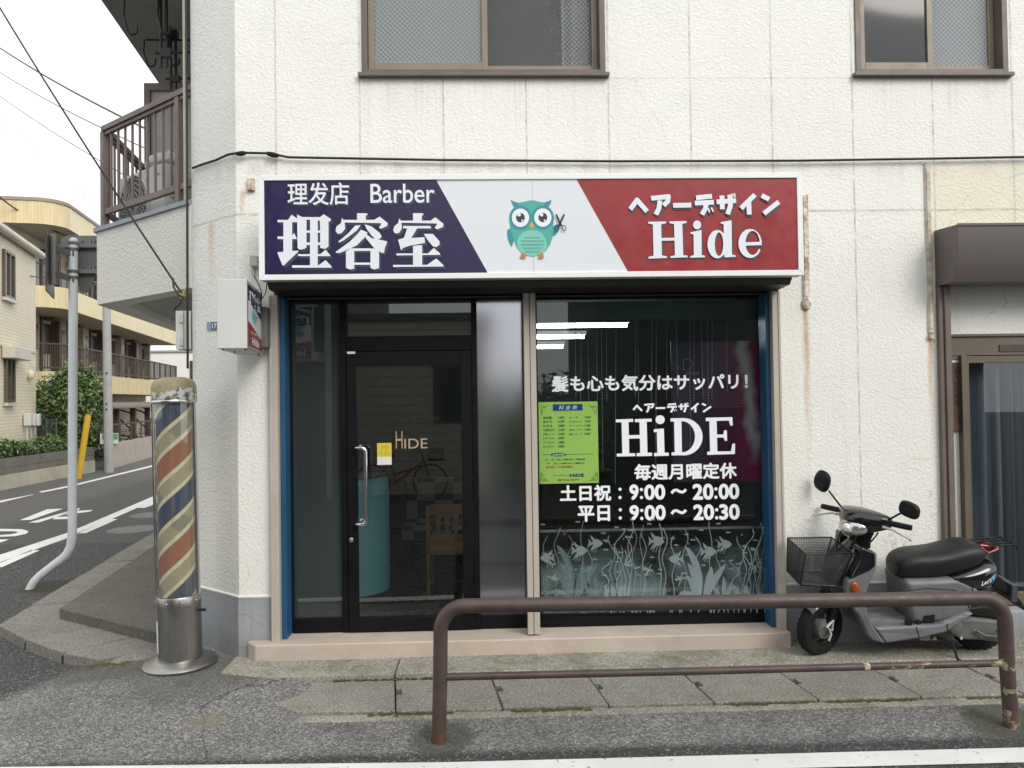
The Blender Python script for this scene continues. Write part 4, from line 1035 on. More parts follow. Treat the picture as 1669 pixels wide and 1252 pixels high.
# ---------------------------------------------------------------- barber pole
bp = thing('barber_pole', 'old barber pole with faded blue and red spiral stripes on a steel base', 'barber pole', (-2.085,-.10,.0))
bp.rotation_euler = (0, radians(-1.0), 0)
BC = (-2.085,-.10,0)
steel = NT('brushed_steel'); p_ = steel.pos(); nb = steel.noise(steel.mapped(p_, (260,260,3)), 1.0, 3)
steel.set(steel.ramp(steel.noise(p_, 5, 5), [(.3,(.30,.29,.275)),(.7,(.42,.41,.39))]), steel.maprange(nb, .3, .7, .25, .42), 1.0, steel.bump(nb, .0006, 1)); steel = steel.mat
MB().lathe([(.232,-.01),(.236,.012),(.225,.026),(.19,.034),(.165,.046),(.150,.050),(.0,.050)], BC, 48).build('base_plate', steel, bp)
MB().lathe([(.139,.048),(.139,.40),(.1415,.402),(.1415,.462),(.139,.466),(.0,.466)], BC, 48).build('base_drum', steel, bp)
g = MB()
for an in (-100, -60, -20, 200): MB().ball((BC[0]+.142*cos(radians(an)), BC[1]+.142*sin(radians(an)), .432), .006, 8).build('rivet', chrome, bp)
g = MB(); g.tube([(BC[0]+.135,BC[1]-.02,.36),(BC[0]+.175,BC[1]-.03,.362)], .009, 8); g.ball((BC[0]+.178,BC[1]-.03,.362), .013, 8); g.build('switch', cablem, bp)
g = MB()
for i in range(9):
    pass
vv = []; n = 6
for i in range(n+1):
    an = radians(-157+20*i/n)
    for z in (.10,.31): vv.append((BC[0]+.1405*cos(an), BC[1]+.1405*sin(an), z))
g.add(vv, [(2*i,2*i+2,2*i+3,2*i+1) for i in range(n)]); o = g.build('label_sticker', white_film, bp)
stp = NT('barber_stripes'); p_ = stp.pos(False); x_, y_, z_ = stp.sep(p_)
th = stp.math('DIVIDE', stp.math('ARCTAN2', y_, x_), 2*pi)
ph = stp.math('FRACT', stp.math('ADD', stp.math('SUBTRACT', stp.math('DIVIDE', z_, .622), th), 10-.941+.175))
kh, cr, bl, rd = srgb(172,165,140), srgb(226,222,194), srgb(38,60,100), srgb(158,98,74)
cs = stp.ramp(ph, [(0,cr),(.05,bl),(.285,cr),(.335,kh),(.5,cr),(.55,rd),(.785,cr),(.835,kh)], 'CONSTANT')
cs = stp.mix(stp.maprange(stp.noise(stp.mapped(p_, (30,30,1.2)), 1.0, 4), .4, .75, 0, .35), cs, srgb(150,135,95))
# the far side of the spiral shows dimly through the drum
ph2 = stp.math('FRACT', stp.math('ADD', stp.math('ADD', stp.math('DIVIDE', z_, .622), th), 10-.941+.175+.0))
gh = stp.math('MULTIPLY', stp.math('GREATER_THAN', ph2, .5), stp.math('LESS_THAN', ph2, .74))
onk = stp.math('MAXIMUM', stp.math('MULTIPLY', stp.math('GREATER_THAN', ph, .35), stp.math('LESS_THAN', ph, .5)), stp.math('GREATER_THAN', ph, .85))
cs = stp.mix(stp.math('MULTIPLY', stp.math('MULTIPLY', gh, onk), .45), cs, srgb(90,105,110))
stp.set(cs, .5)
MB().lathe([(.118,.466),(.118,1.755)], BC, 48, cap=False).build('striped_drum', stp.mat, bp)
MB().lathe([(.1365,.466),(.1365,1.757)], BC, 48, cap=False).build('glass_tube', glassm('old_tube_glass', (.90,.90,.87), .10, .03, (.5,.49,.44), .10), bp)
g = MB()
for an in (-8, 188):
    for q in (0,):
        x, y = BC[0]+.138*cos(radians(an)), BC[1]+.138*sin(radians(an)); g.box(x-.008,x+.008,y-.012,y+.012,.46,1.76)
g.build('tube_rail', chrome, bp, bevel=.003)
capm = NT('cap_paint'); p_ = capm.pos(False); x_, y_, z_ = capm.sep(p_)
cc = capm.ramp(capm.noise(p_, 7, 5, .7), [(.3,(.22,.19,.105)),(.7,(.34,.295,.175))])
cc = capm.mix(capm.maprange(capm.noise(capm.mapped(p_, (55,55,4)), 1.0, 5), .5, .7, 0, .6), cc, (.20,.165,.075))
pe = capm.math('GREATER_THAN', capm.math('ADD', capm.noise(p_, 13, 5, .6), capm.maprange(z_, 1.78, 1.90, .30, -.22)), .62)
cc = capm.mix(pe, cc, capm.ramp(capm.noise(p_, 30, 4), [(.42,(.10,.085,.06)),(.55,(.50,.50,.48))]))
capm.set(cc, .5, 0, capm.bump(pe, .002, -1.0))
MB().lathe([(.142,1.752),(.145,1.768),(.143,1.80),(.142,1.855),(.133,1.888),(.113,1.908),(.07,1.922),(.0,1.926)], BC, 48).build('cap', capm.mat, bp)
MB().lathe([(.1435,1.748),(.1455,1.75),(.1455,1.768),(.1435,1.77)], BC, 48, cap=False).build('cap_ring', chrome, bp)

# ---------------------------------------------------------------- guard rail
gp = NT('guard_paint'); p_ = gp.pos(); x_, y_, z_ = gp.sep(p_)
c1 = gp.ramp(gp.noise(p_, 7, 6, .7), [(.3,(.054,.036,.033)),(.7,(.094,.065,.058))])
c1 = gp.mix(gp.maprange(gp.noise(p_, 30, 5, .7), .55, .70, 0, .45), c1, (.12,.062,.042))
c1 = gp.mix(gp.maprange(gp.noise(p_, 11, 6, .75), .56, .66, 0, .65), c1, (.035,.022,.020))
c1 = gp.mix(gp.math('MULTIPLY', gp.maprange(z_, .10, -.09, 0, .7), gp.maprange(gp.noise(p_, 16, 5, .7), .4, .6)), c1, (.17,.075,.035))
chip = gp.noise(gp.mapped(p_, (3.5,14,9)), 1.0, 5, .6)
zone = gp.math('MAXIMUM', gp.math('MULTIPLY', gp.maprange(x_, 2.74, 2.80, 0, 1), gp.maprange(z_, .56, .45, 0, 1)), gp.math('MULTIPLY', gp.maprange(x_, 1.8, 2.1, 0, 1), gp.maprange(z_, .36, .32, 0, 1)))
cm_ = gp.math('GREATER_THAN', gp.math('MULTIPLY', chip, zone), .575)
c1 = gp.mix(cm_, c1, gp.ramp(gp.noise(p_, 9, 4), [(.4,(.26,.27,.15)),(.5,(.42,.33,.24)),(.6,(.13,.07,.035))]))
gp.set(c1, gp.maprange(gp.noise(p_, 15, 4), .3, .7, .38, .6), 0, gp.bump(gp.noise(p_, 130, 3), .0015, 1))
gr = thing('guard_rail', 'rusty brown tubular steel guard rail at the kerb in front of the shop', 'guard rail', (1.26,-1.228,-.07))
GA, GB = V(-.288,-1.222,-.16), V(2.826,-1.235,-.16)
pts = [GA.copy()]; yr = -1.228
tl, tr_ = V(-.268,yr,.645), V(2.805,yr,.622); rb = .13
pts.append(tl+V(-.005,0,-rb-.25))
for i in range(9): a = pi-pi/2*i/8; pts.append(tl+V(rb+rb*cos(a),0,-rb+rb*sin(a)))
for i in range(9): a = pi/2-pi/2*i/8; pts.append(tr_+V(-rb+rb*cos(a),0,-rb+rb*sin(a)))
pts.append(tr_+V(.006,0,-rb-.25)); pts.append(GB)
MB().tube(pts, .0385, 20).build('top_rail', gp.mat, gr)
MB().tube([(-.27,yr,.270),(1.2,yr,.266),(2.815,yr,.268)], .0195, 12).build('lower_rail', gp.mat, gr)
g = MB()
for x, z in ((1.87,.268),): g.lathe([(.0175,-.012),(.018,0),(.0175,.012)], (x,yr,z), 12, ax='y')
g = MB(); g.tube([(2.015,yr,.2665),(2.045,yr,.2666)], .0202, 12); g.build('bare_patch', M('chipped_paint', (.62,.57,.48), .7, (.3,.2,.13), 60, 3), gr)

# ---------------------------------------------------------------- balcony (part of the building)
FD = V(-.777,.63,0); FN = V(-.63,-.777,0)   # along and out of its front
BA = V(CH.x,CH.y,0)+FN*.004+FD*.012; BB = V(-3.33,1.31,0); FD = (BB-BA).normalized(); FN = V(-FD.y*-1*-1, FD.x, 0); FN = V(-FD.y, FD.x, 0)
if FN.y > 0: FN = -FN
E3 = V(-.146,.99,0); BL = 3.1
BD = BB+E3*BL; BW = V(CH.x,CH.y,0)+E3*(BL+.9)
balm = M('balcony_stucco', (.66,.65,.60), .85, (.73,.72,.665), 1.2, 1, .010, 46)
g = MB(); zb0, zb1 = 2.60, 3.22
g.prism([(BA.x,BA.y),(BB.x,BB.y),(BD.x,BD.y),(BD.x+.12,BD.y),((BB-FN*.12+E3*.0).x+.12,(BB-FN*.12).y),((BA-FN*.12).x+.02,(BA-FN*.12).y)], zb0, zb1, 'z')
g.build('balcony_parapet', balm, b_root)
g = MB(); g.prism([(BA.x+.02,BA.y+.06),(BB.x+.09,BB.y+.03),(BD.x+.09,BD.y),(BW.x,BW.y),(CH.x+.02,CH.y+.1)], zb0+.06, 2.92, 'z')
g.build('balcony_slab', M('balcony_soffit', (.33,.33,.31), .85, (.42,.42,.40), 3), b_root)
copm = M('balcony_coping', (.24,.27,.31), .6, (.32,.35,.39), 5)
g = MB(); e1 = FN*.02
g.prism([tuple((BA+e1)[:2]), tuple((BB+e1-FD*-.02)[:2]), tuple((BD+V(-.03,0,0))[:2]), (BD.x+.15,BD.y), tuple((BB-FN*.16+V(.15,0,0))[:2]), tuple((BA-FN*.14)[:2])], zb1+.001, zb1+.035, 'z')
g.build('balcony_coping', copm, b_root)
railm = M('balcony_rail_paint', (.13,.095,.085), .5, (.17,.125,.11), 4)
g = MB(); zr = 4.14; z0r = zb1+.035
def beam(mb, p, q, wd, ht, mi=0):           # horizontal bar, top centre line p->q
    d = (q-p).normalized(); nn_ = V(-d.y, d.x, 0).normalized()
    mb.obox(p-nn_*wd/2-V(0,0,ht), q-p, nn_*wd, V(0,0,ht), mi)
bi = lambda p, z, ins=.06: V(p.x,p.y,z)-FN*ins
r0, r1, r2 = bi(BA,0)+FD*.0, bi(BB,0)+FD*-.02, BD+V(.06,0,0)
P0 = r0.lerp(r1,.17)
for (a, b) in ((r0,r1),(r1,r2)):
    beam(g, a+V(0,0,zr), b+V(0,0,zr), .065, .045); beam(g, a+V(0,0,zr-.046), b+V(0,0,zr-.046), .035, .03)
    beam(g, a+V(0,0,z0r+.17), b+V(0,0,z0r+.17), .035, .05)
for p in (P0, r1, r1.lerp(r2,.5)): g.obox(p-FD*.028-FN*.028+V(0,0,z0r), FD*.056, FN*.056, V(0,0,zr-.045-z0r))
g.build('balcony_railing', railm, b_root, bevel=.003)
def baluster_run(a, b, n, t0=.0):
    g = MB()
    for i in range(1, n):
        p = a.lerp(b, t0+(1-t0)*i/n); g.obox(p-FD*.008-FN*.008+V(0,0,z0r+.13), FD*.016, FN*.016, V(0,0,zr-.07-z0r-.13))
    return g.build('balcony_balusters', railm, b_root)
baluster_run(P0, r1, 10); baluster_run(r1, r2, 24)
# storey above: balcony underside with laundry arms
U0 = V(CH.x,CH.y,0)+FN*.02
g = MB(); uo = V(-.02,.0,0)
g.prism([(-1.99,.2),(BB.x-.12,BB.y-.1),((BB+E3*2.62).x-.12,(BB+E3*2.62).y),((V(CH.x,CH.y,0)+E3*3.4).x,(V(CH.x,CH.y,0)+E3*3.4).y),(CH.x+.01,CH.y)], 5.50, 5.75, 'z')
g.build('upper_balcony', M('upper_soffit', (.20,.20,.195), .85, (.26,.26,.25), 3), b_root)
pn0 = V(aty(241,140,3.0).x, 3.0, 0); pn1 = V(CH.x,CH.y,0)+E3*2.65
g = MB(); d_ = (pn1-pn0); zt_, zb_ = 5.12, 3.0
g.obox(pn0+V(0,0,zb_), d_, V(.02,.03,0), V(0,0,zt_-zb_)); g.build('partition_panel', M('partition_grey', (.42,.41,.38), .7), b_root)
g = MB(); g.obox(pn0+V(-.03,-.03,zb_), V(.06,0,0), V(0,.08,0), V(0,0,zt_-zb_)); g.obox(pn0+V(-.03,-.03,zt_-.0), d_, V(.02,.07,0), V(0,0,.08)); g.build('partition_frame', railm, b_root)
larm = plain('laundry_black', (.012,.012,.012), .5)
for k, (px, py, s) in enumerate(((262,8,1.0),(278,52,.8))):
    y = 1.55+.85*k; p = aty(px, py, y); zt2 = 5.5
    g = MB()
    for dx in (0, .05): g.tube([(p.x+dx,y,zt2),(p.x+dx,y,zt2-.75*s)], .014, 8)
    g.tube([(p.x-.3*s,y,zt2-.10),(p.x+.6,y+.02,zt2-.10)], .011, 8); g.tube([(p.x-.05,y,zt2-.62*s),(p.x+.6,y,zt2-.60*s)], .013, 8)
    g.box(p.x-.02,p.x+.07,y-.03,y+.03,zt2-.09,zt2-.02); g.box(p.x+.0,p.x+.09,y-.02,y+.02,zt2-.66*s,zt2-.58*s)
    for q, rad in ((-.28*s,.09),(.02,.08)):   # curled ends
        g.tube([(p.x+q-.02,y-.04,zt2-.12)]+[(p.x+q-.03+rad*.0,y-.04,zt2-.3*s)]+[(p.x+q+rad*.5*(1-cos(t*pi/6)), y-.04, zt2-.42*s-rad*.6*sin(t*pi/6)) for t in range(8)], .010, 8)
    g.build('laundry_arm', larm, b_root)
g = MB(); x_, y_ = CH.x-.02, CH.y+.0
g.tube([(x_,y_-.03,ZT),(x_,y_-.03,3.35),(x_-.005,y_-.03,2.0)], .009, 8); g.build('cable_conduit', cablem, b_root)
g = MB(); g.tube([(x_-.035,y_+.03,5.0),(x_-.035,y_+.03,3.25)], .014, 10); g.build('downpipe', M('old_cream_pipe', (.52,.50,.40), .6, (.4,.38,.28), 6), b_root)
# meter box under the balcony at the corner
g = MB(); m0, m1 = aty(288,570,.42), aty(312,507,.42); g.box(m0.x,m1.x,.40,.62,m0.z,m1.z); mb_ = g.build('meter_box', M('meter_box_grey', (.56,.57,.53), .5), b_root, bevel=.005)
g = MB()
for z in (.2,.8): zz = m0.z+(m1.z-m0.z)*z; g.box(m0.x+.035,m0.x+.06,.39,.40,zz-.03,zz+.03)
g.build('hinge', lgrey, mb_)
g = MB(); g.box(m0.x+.058,m0.x+.062,.397,.40,m0.z+.005,m1.z-.005); g.build('door_gap', greym, mb_)

# AC outdoor unit
AD = FD; AN = FN
ac0 = V(CH.x,CH.y,0)+FD*.70-FN*.16+V(0,0,3.13)
ac = thing('outdoor_unit', 'white air conditioner outdoor unit behind the balcony railing', 'air conditioner', ac0)
acm = M('ac_white', (.50,.50,.46), .5, (.58,.58,.54), 4)
MB().obox(ac0, AD*.76, -AN*.30, V(0,0,.58)).build('casing', acm, ac, bevel=.015)
g = MB(); fc = ac0+AD*.47+V(0,0,.29)+AN*.004
MB().tube([fc+AD*(.245*cos(t*pi/24))+V(0,0,.262*sin(t*pi/24))+AN*.004 for t in range(48)], .012, 8, closed=True).build('fan_ring', acm, ac)
g = MB(); g.add([fc+AD*(.24*cos(t*pi/24))+V(0,0,.255*sin(t*pi/24)) for t in range(48)], [list(range(48))]); g.build('fan_opening', plain('fan_dark', (.05,.05,.05), .6), ac)
g = MB()
for i in range(1, 7): g.tube([fc+AD*(.037*i*cos(t*pi/16))+V(0,0,.039*i*sin(t*pi/16))+AN*.012 for t in range(32)], .0045, 5, closed=True)
for i in range(28):
    a = i*2*pi/28; g.tube([fc+AD*(.05*cos(a))+V(0,0,.05*sin(a))+AN*.012, fc+AD*(.15*cos(a+.35))+V(0,0,.155*sin(a+.35))+AN*.012, fc+AD*(.24*cos(a+.6))+V(0,0,.255*sin(a+.6))+AN*.012], .004, 5)
g.build('fan_grille', M('grille_grey', (.36,.36,.33), .5), ac)
MB().obox(ac0+AD*.02-AN*.06+V(0,0,.30)-AD*.03, AD*.03, -AN*.2, V(0,0,.2)).build('valve_cover', M('ac_grey', (.38,.38,.36), .5), ac, bevel=.006)
g = MB(); g.obox(ac0+AD*.05+V(0,0,.49)+AN*.002, AD*.09, AN*.002, V(0,0,.014)); g.build('maker_plate', greym, ac)
bagm = NT('plastic_bag'); bagm.set((.62,.64,.66), .35, 0, bagm.bump(bagm.noise(bagm.pos(), 18, 4), .02, 1)); bagm.b.inputs['Transmission Weight'].default_value = .25
g = MB(); bc = ac0+AD*.22-AN*.14+V(0,0,.63); vv = []
g.ball((0,0,0), 1, 24)
g.v = [bc+AD*(p.x*.24)+AN*(p.y*.13)+V(0,0,(p.z*.10 if p.z > 0 else p.z*.05))*(1+.5*noise.noise(p*2.1))+V(0,0,.03*noise.noise(p*4)) for p in g.v]
tag(g.build('plastic_bag', bagm.mat), 'crumpled white plastic bag lying on the air conditioner', 'bag')

# ---------------------------------------------------------------- overhead wires and cables
def cable(name, pts, r, lab, cat='cable', grp=None, mat=None):
    return tag(MB().tube(pts, r, 6).build(name, mat or cablem), lab, cat, grp)
def sag(p, q, s, n=14): return [p.lerp(q, i/n)-V(0,0,s*4*(i/n)*(1-i/n)) for i in range(n+1)]
# facade cable
fcp = [chp(314,274,.02), chp(330,268,.02), chp(352,261,.022), chp(372,252,.03), aty(390,249,-.035), aty(440,250,-.03), aty(470,256.5,-.03), aty(720,261,-.03), aty(1000,263,-.03), aty(1300,262,-.03), aty(1530,258.5,-.03), aty(1720,255,-.03), V(9.2,-.03,3.45)]
cable('facade_cable', fcp, .0085, 'black cable strung across the white facade above the shop sign')
g = MB()
for a, b in ((358,392),(432,450)):
    g.tube([aty(x, 250 + (390-x)*.12*(x < 390) , -.045+(.12 if x < 375 else 0)) for x in range(a, b+1, 6)], .02, 8)
g = MB()
for (px0,py0,px1,py1,y,lab) in ((386,250.5,400,249.5,-.036,'taped black splice on the facade cable at the chamfered corner'),(436,250,454,254,-.036,'taped black splice on the facade cable above the sign end')):
    tag(MB().tube([aty(px0,py0,y), aty((px0+px1)/2,(py0+py1)/2+.5,y-.006), aty(px1,py1,y)], [.014,.019,.014], 8).build('cable_splice', blackr), lab, 'cable splice')
wirem = plain('wire_dark', (.035,.03,.04), .6)
far = lambda px, py, y: aty(px, py, y)
cable('drop_wire', sag(aty(-8,0,1.5), aty(296,478,.27), .03)[:], .0075, 'black service wire dropping steeply past the balcony to the meter box', 'wire', None, cablem)
cable('drop_wire', [aty(282,454,.31), aty(283,468,.30), aty(290,480,.29), aty(297,484,.28), aty(300,486,.28)], .008, 'short looped wire tail beside the meter box', 'wire', None, cablem)
cable('drop_wire', [aty(297,484,.41), aty(294,494,.40), aty(283,505,.42)], .007, 'loose black wire end hanging under the balcony', 'wire', None, cablem)
g = MB(); g.tube([aty(294,484,.40), aty(301,479,.40)], .022, 10); g.tube([aty(298,480,.41), aty(305,470,.40)], .012, 8)
tag(g.build('wire_clamp', M('clamp_yellow', (.42,.38,.14), .6)), 'yellowish clamp where the service wire meets the wall', 'clamp')
for k, (a, b, r, lab) in enumerate((((-5,75,26),(250,216,14),.028,'thick upper power line crossing the sky'), ((-5,115,28),(250,248,14),.016,'thin power line second from the top in the sky'), ((-5,153,28),(250,312,16),.014,'thin power line third from the top in the sky'),
        ((-5,176,60),(150,330,60),.012,'faint distant wire high above the apartments'), ((-5,203,60),(160,336,60),.012,'faint lowest distant wire above the apartments'), ((-5,318,17),(110,385,19),.022,'twisted cable running over the apartment roof to the sign pole'), ((-5,360,15),(98,428,17),.016,'cable along the tiled house gutter'), ((-5,398,14),(75,430,16),.018,'upper cable in front of the tiled house wall'), ((-5,421,13.5),(75,453,15),.014,'lower cable in front of the tiled house wall'))):
    cable('power_line', sag(aty(*a), aty(*b), .12), r, lab, 'power line', 'power lines over the side street', wirem)
# ---------------------------------------------------------------- scooter
sco = thing('scooter', 'black and grey motor scooter with a wire basket parked on its stand by the wall', 'scooter', (2.743,-.20,.01))
SM = Matrix.Translation((2.743,-.20,.010)) @ Matrix.Rotation(radians(7.5), 4, 'X') @ Matrix.Rotation(radians(-2.5), 4, 'Z')
def S(X, Y): return ((X-680)*.001226, (1092-Y)*.001226)
def SP(pts): return [S(*p) for p in pts]
piv = V(-.43,0,.5)
STM = SM @ Matrix.Translation(piv) @ Matrix.Rotation(radians(28), 4, 'Z') @ Matrix.Translation(-piv)
blk = M('scooter_black', (.006,.006,.010), .16, (.009,.009,.013), 3, coat=.6)
def grey_dirt():
    t = NT('scooter_grey'); p = t.pos(); X, Y, Z = t.sep(p)
    c = t.ramp(t.noise(p, 5, 5, .65), [(.3,(.125,.13,.14)),(.7,(.175,.18,.19))])
    c = t.mix(t.maprange(t.noise(t.mapped(p, (40,40,9)), 1.0, 5, .7), .58, .72, 0, .5), c, (.30,.30,.30))
    c = t.mix(t.math('MULTIPLY', t.maprange(Z, .42, .12, 0, .7), t.maprange(t.noise(p, 13, 5, .7), .38, .62)), c, (.10,.09,.075))
    return t.set(c, t.maprange(t.noise(p, 8, 4), .3, .7, .35, .6), 0, t.bump(t.noise(p, 300, 2), .0005, 1))
gry = grey_dirt()
scuf = NT('scuffed_grey'); p_ = scuf.pos(); ns_ = scuf.noise(scuf.mapped(p_, (3,9,30)), 1.0, 6, .7)
scuf.set(scuf.ramp(ns_, [(.35,(.11,.115,.125)),(.55,(.19,.195,.2)),(.68,(.36,.36,.36))]), .6); scuf = scuf.mat
seatm = M('seat_vinyl', (.009,.009,.011), .45, (.015,.015,.017), 5, 1, .001, 260, spec=.4)
engm = M('engine_grey', (.10,.10,.095), .6, (.17,.165,.155), 12, 1, .002, 120)
orange = plain('orange_lens', (.32,.06,.012), .15); redl = plain('red_lens', (.45,.02,.012), .2)
tyre = M('tyre', (.008,.008,.009), .75, (.015,.015,.015), 20, 1, .002, 160, spec=.25)
def torus(mb, c, R1, r1, n=40, m=12, axis='y', mi=0, fl=1.0):
    vv = []
    for i in range(n):
        a = 2*pi*i/n
        for j in range(m):
            b = 2*pi*j/m; rr_ = R1+r1*cos(b)*fl; h = r1*sin(b)
            vv.append((c[0]+rr_*cos(a), c[1]+h, c[2]+rr_*sin(a)))
    mb.add(vv, [(i*m+j, ((i+1)%n)*m+j, ((i+1)%n)*m+(j+1)%m, i*m+(j+1)%m) for i in range(n) for j in range(m)], mi, True)
def wheel(name, c, MM, Rw, wd):
    g = MB(MM); vv = []; n, prof = 60, [(.62,-.8),(.80,-1.0),(.93,-.92),(.985,-.55),(1.0,0),(.985,.55),(.93,.92),(.80,1.0),(.62,.8)]
    for i in range(n):
        a = 2*pi*i/n
        for (q, h) in prof: vv.append((c[0]+Rw*q*cos(a), c[1]+h*wd/2, c[2]+Rw*q*sin(a)))
    m = len(prof); g.add(vv, [(i*m+j, i*m+j+1, ((i+1)%n)*m+j+1, ((i+1)%n)*m+j) for i in range(n) for j in range(m-1)], 0, True)
    for i in range(30):                      # tread blocks
        a = 2*pi*i/30
        for s in (-1, 1):
            a2 = a+(.05 if s > 0 else 0)
            p = lambda r, h, d: (c[0]+r*cos(a2+d), c[1]+h*wd/2, c[2]+r*sin(a2+d))
            g.add([p(Rw*1.004,s*.12,.0),p(Rw*.955,s*.9,.09),p(Rw*.955,s*.9,.13),p(Rw*1.004,s*.12,.04),p(Rw*1.012,s*.12,.0),p(Rw*.975,s*.9,.09),p(Rw*.975,s*.9,.13),p(Rw*1.012,s*.12,.04)], [(0,1,2,3),(4,5,6,7),(0,1,5,4),(1,2,6,5),(2,3,7,6),(3,0,4,7)], 0)
    o = g.build(name, tyre, sco, fixn=True)
    g = MB(MM); torus(g, c, Rw*.61, wd*.34, 40, 10, fl=.5)
    for k in range(5):
        a = 2*pi*k/5+.3; d = V(cos(a),0,sin(a)); t = V(-sin(a),0,cos(a))
        g.obox(V(*c)+d*.03-t*.016-V(0,.018,0), d*(Rw*.58-.03), t*.032, V(0,.036,0))
    g.build('rim', M('rim_black', (.02,.02,.022), .4), o)
    g = MB(MM); g.lathe([(.062,-.05),(.066,-.04),(.066,.04),(.062,.05)], c, 24, ax='y'); g.lathe([(.018,-.075),(.018,.075)], c, 12, ax='y')
    g.lathe([(.05,.05),(.035,.062),(0,.064)], c, 24, ax='y'); g.build('hub', engm, o)
    return o
FWc = (S(224,0)[0], 0, .188); RWc = (S(1125,0)[0], 0, .186)
FWs = (FWc[0], 0, FWc[2])
wheel('front_wheel', FWs, STM, .186, .082); wheel('rear_wheel', RWc, SM, .186, .088)
# fork with rubber boots, fender
g = MB(STM)
for s in (-1, 1):
    fp_ = [V(FWc[0],s*.062,.188), V(FWc[0]+.055,s*.062,.30), V(FWc[0]+.10,s*.062,.40)]
    g.tube([fp_[0],fp_[1]], .017, 10)
    for k in range(7): q = fp_[0].lerp(fp_[2], .28+.085*k); d = (fp_[2]-fp_[0]).normalized()*.006; g.tube([q-d,q+d], .027, 10)
    g.tube([fp_[1],fp_[2]], .022, 10)
g.build('fork', blackr, sco)
g = MB(STM); vv = []; n, m = 14, 7
for i in range(n+1):
    a = radians(132-78*i/n)
    for j in range(m):
        h = -1+2*j/(m-1); r_ = .212+.012*(1-h*h); vv.append((FWc[0]+r_*cos(a)-(.0), h*.062, FWc[2]+r_*sin(a)-.02*abs(h)**3))
g.add(vv, [(i*m+j, i*m+j+1, (i+1)*m+j+1, (i+1)*m+j) for i in range(n) for j in range(m-1)], 0, True)
g.build('front_fender', blk, sco)
g = MB(STM); g.tube([V(FWc[0]-.01,-.085,.21),V(FWc[0]+.005,-.09,.17),V(FWc[0]-.015,-.09,.13)], .007, 6); g.tube([V(FWc[0]-.03,-.08,.22),V(FWc[0]+.03,-.08,.26),V(FWc[0]+.02,-.08,.19)], .010, 6)
g.build('brake_arm', lgrey, sco)
# leg shield: grey skirt with a black upper front
g = MB(SM)
sh = SP([(478,485),(476,575),(450,640),(432,690),(430,750),(440,820),(482,900),(545,985),(512,978),(468,965),(440,930),(420,880),(395,830),(362,790),(340,745),(322,690),(330,640),(380,600),(400,560),(430,500)])
for s0_, s1_, sc_ in ((-.205,-.13,1.0),(.13,.205,1.0)): g.prism(sh, s0_, s1_, 'y')
inner = SP([(470,500),(470,580),(448,640),(428,700),(428,760),(436,815),(478,895),(520,960),(470,955),(435,890),(405,825),(390,740),(385,660),(405,590),(440,510)])
g.prism(inner, -.14, .14, 'y')
g.build('leg_shield', gry, sco, bevel=.022, seg=3)
g = MB(SM)
fr_ = [(-.295,0,.775,.075,.055,2.4),(-.335,0,.70,.105,.07,2.4),(-.385,0,.60,.135,.10,2.4),(-.425,0,.50,.15,.10,2.3),(-.44,0,.42,.13,.08,2.2)]
secs = [(z, y, x+.01, hy_, hx_, e) for (x,y,z,hy_,hx_,e) in fr_]
g.loft([(z, x, 0, hx_, hy_, e) for (z, y, x, hy_, hx_, e) in secs][::-1], 24, 0, 'z')
g.build('front_cowl', blk, sco)
g = MB(SM)
for s in (-1,):
    g.prism(SP([(390,450),(470,482),(476,560),(440,590),(395,610),(340,635),(355,590),(385,540)]), -.208, -.10, 'y')
g.build('upper_shield', blk, sco, bevel=.02, seg=3); g = MB(SM); g.prism(SP([(390,450),(470,482),(476,560),(440,590),(395,610),(340,635),(355,590),(385,540)]), .10, .208, 'y')
g.build('upper_shield', blk, sco, bevel=.02, seg=3)
for s in (-1, 1):
    c = S(365,675); g = MB(SM @ Matrix.Translation((c[0], s*.212, c[1])) @ Matrix.Rotation(radians(-18), 4, 'Y')); g.ball((0,0,0), (.029,.018,.049), 20)
    g.build('turn_signal', orange, sco)
# floorboard, underseat body
g = MB(SM); g.prism(SP([(482,898),(545,985),(720,957),(868,922),(1005,822),(960,814),(840,878),(640,890)]), -.20, .20, 'y')
g.build('floorboard', scuf, sco, bevel=.018, seg=3)
g = MB(SM); g.prism(SP([(650,655),(930,640),(1045,700),(1046,745),(1000,822),(880,880),(700,895),(676,820),(664,740)]), -.165, .165, 'y')
g.build('body_panel', gry, sco, bevel=.035, seg=4)
g = MB(SM); c0 = S(668,872); g.lathe([(.024,.17),(.024,.185),(.0,.187)], (c0[0],0,c0[1]), 20, ax='y'); c0 = S(720,875); g.lathe([(.018,.17),(.018,.18),(.0,.182)], (c0[0],0,c0[1]), 16, ax='y')
q = SP([(752,842),(808,835),(806,878),(750,886)]); g.prism(q, -.172, -.166, 'y'); g.build('filler_cap', blackr, sco)
# seat
st = [(632,-.0,655,590,.09),(650,0,660,556,.118),(700,0,662,526,.135),(780,0,660,520,.142),(860,0,652,514,.146),(930,0,640,492,.148),(1000,0,612,474,.146),(1050,0,590,474,.138),(1090,0,565,492,.115),(1112,0,540,512,.07)]
secs = []
for X, y, Yb, Yt, hw in st:
    x, zb_ = S(X, Yb); _, zt_ = S(X, Yt); secs.append((x, y, (zb_+zt_)/2, hw, (zt_-zb_)/2+.004, 2.9))
g = MB(SM); g.loft(secs, 28, 0, 'x'); g.build('seat', seatm, sco, subsurf=1)
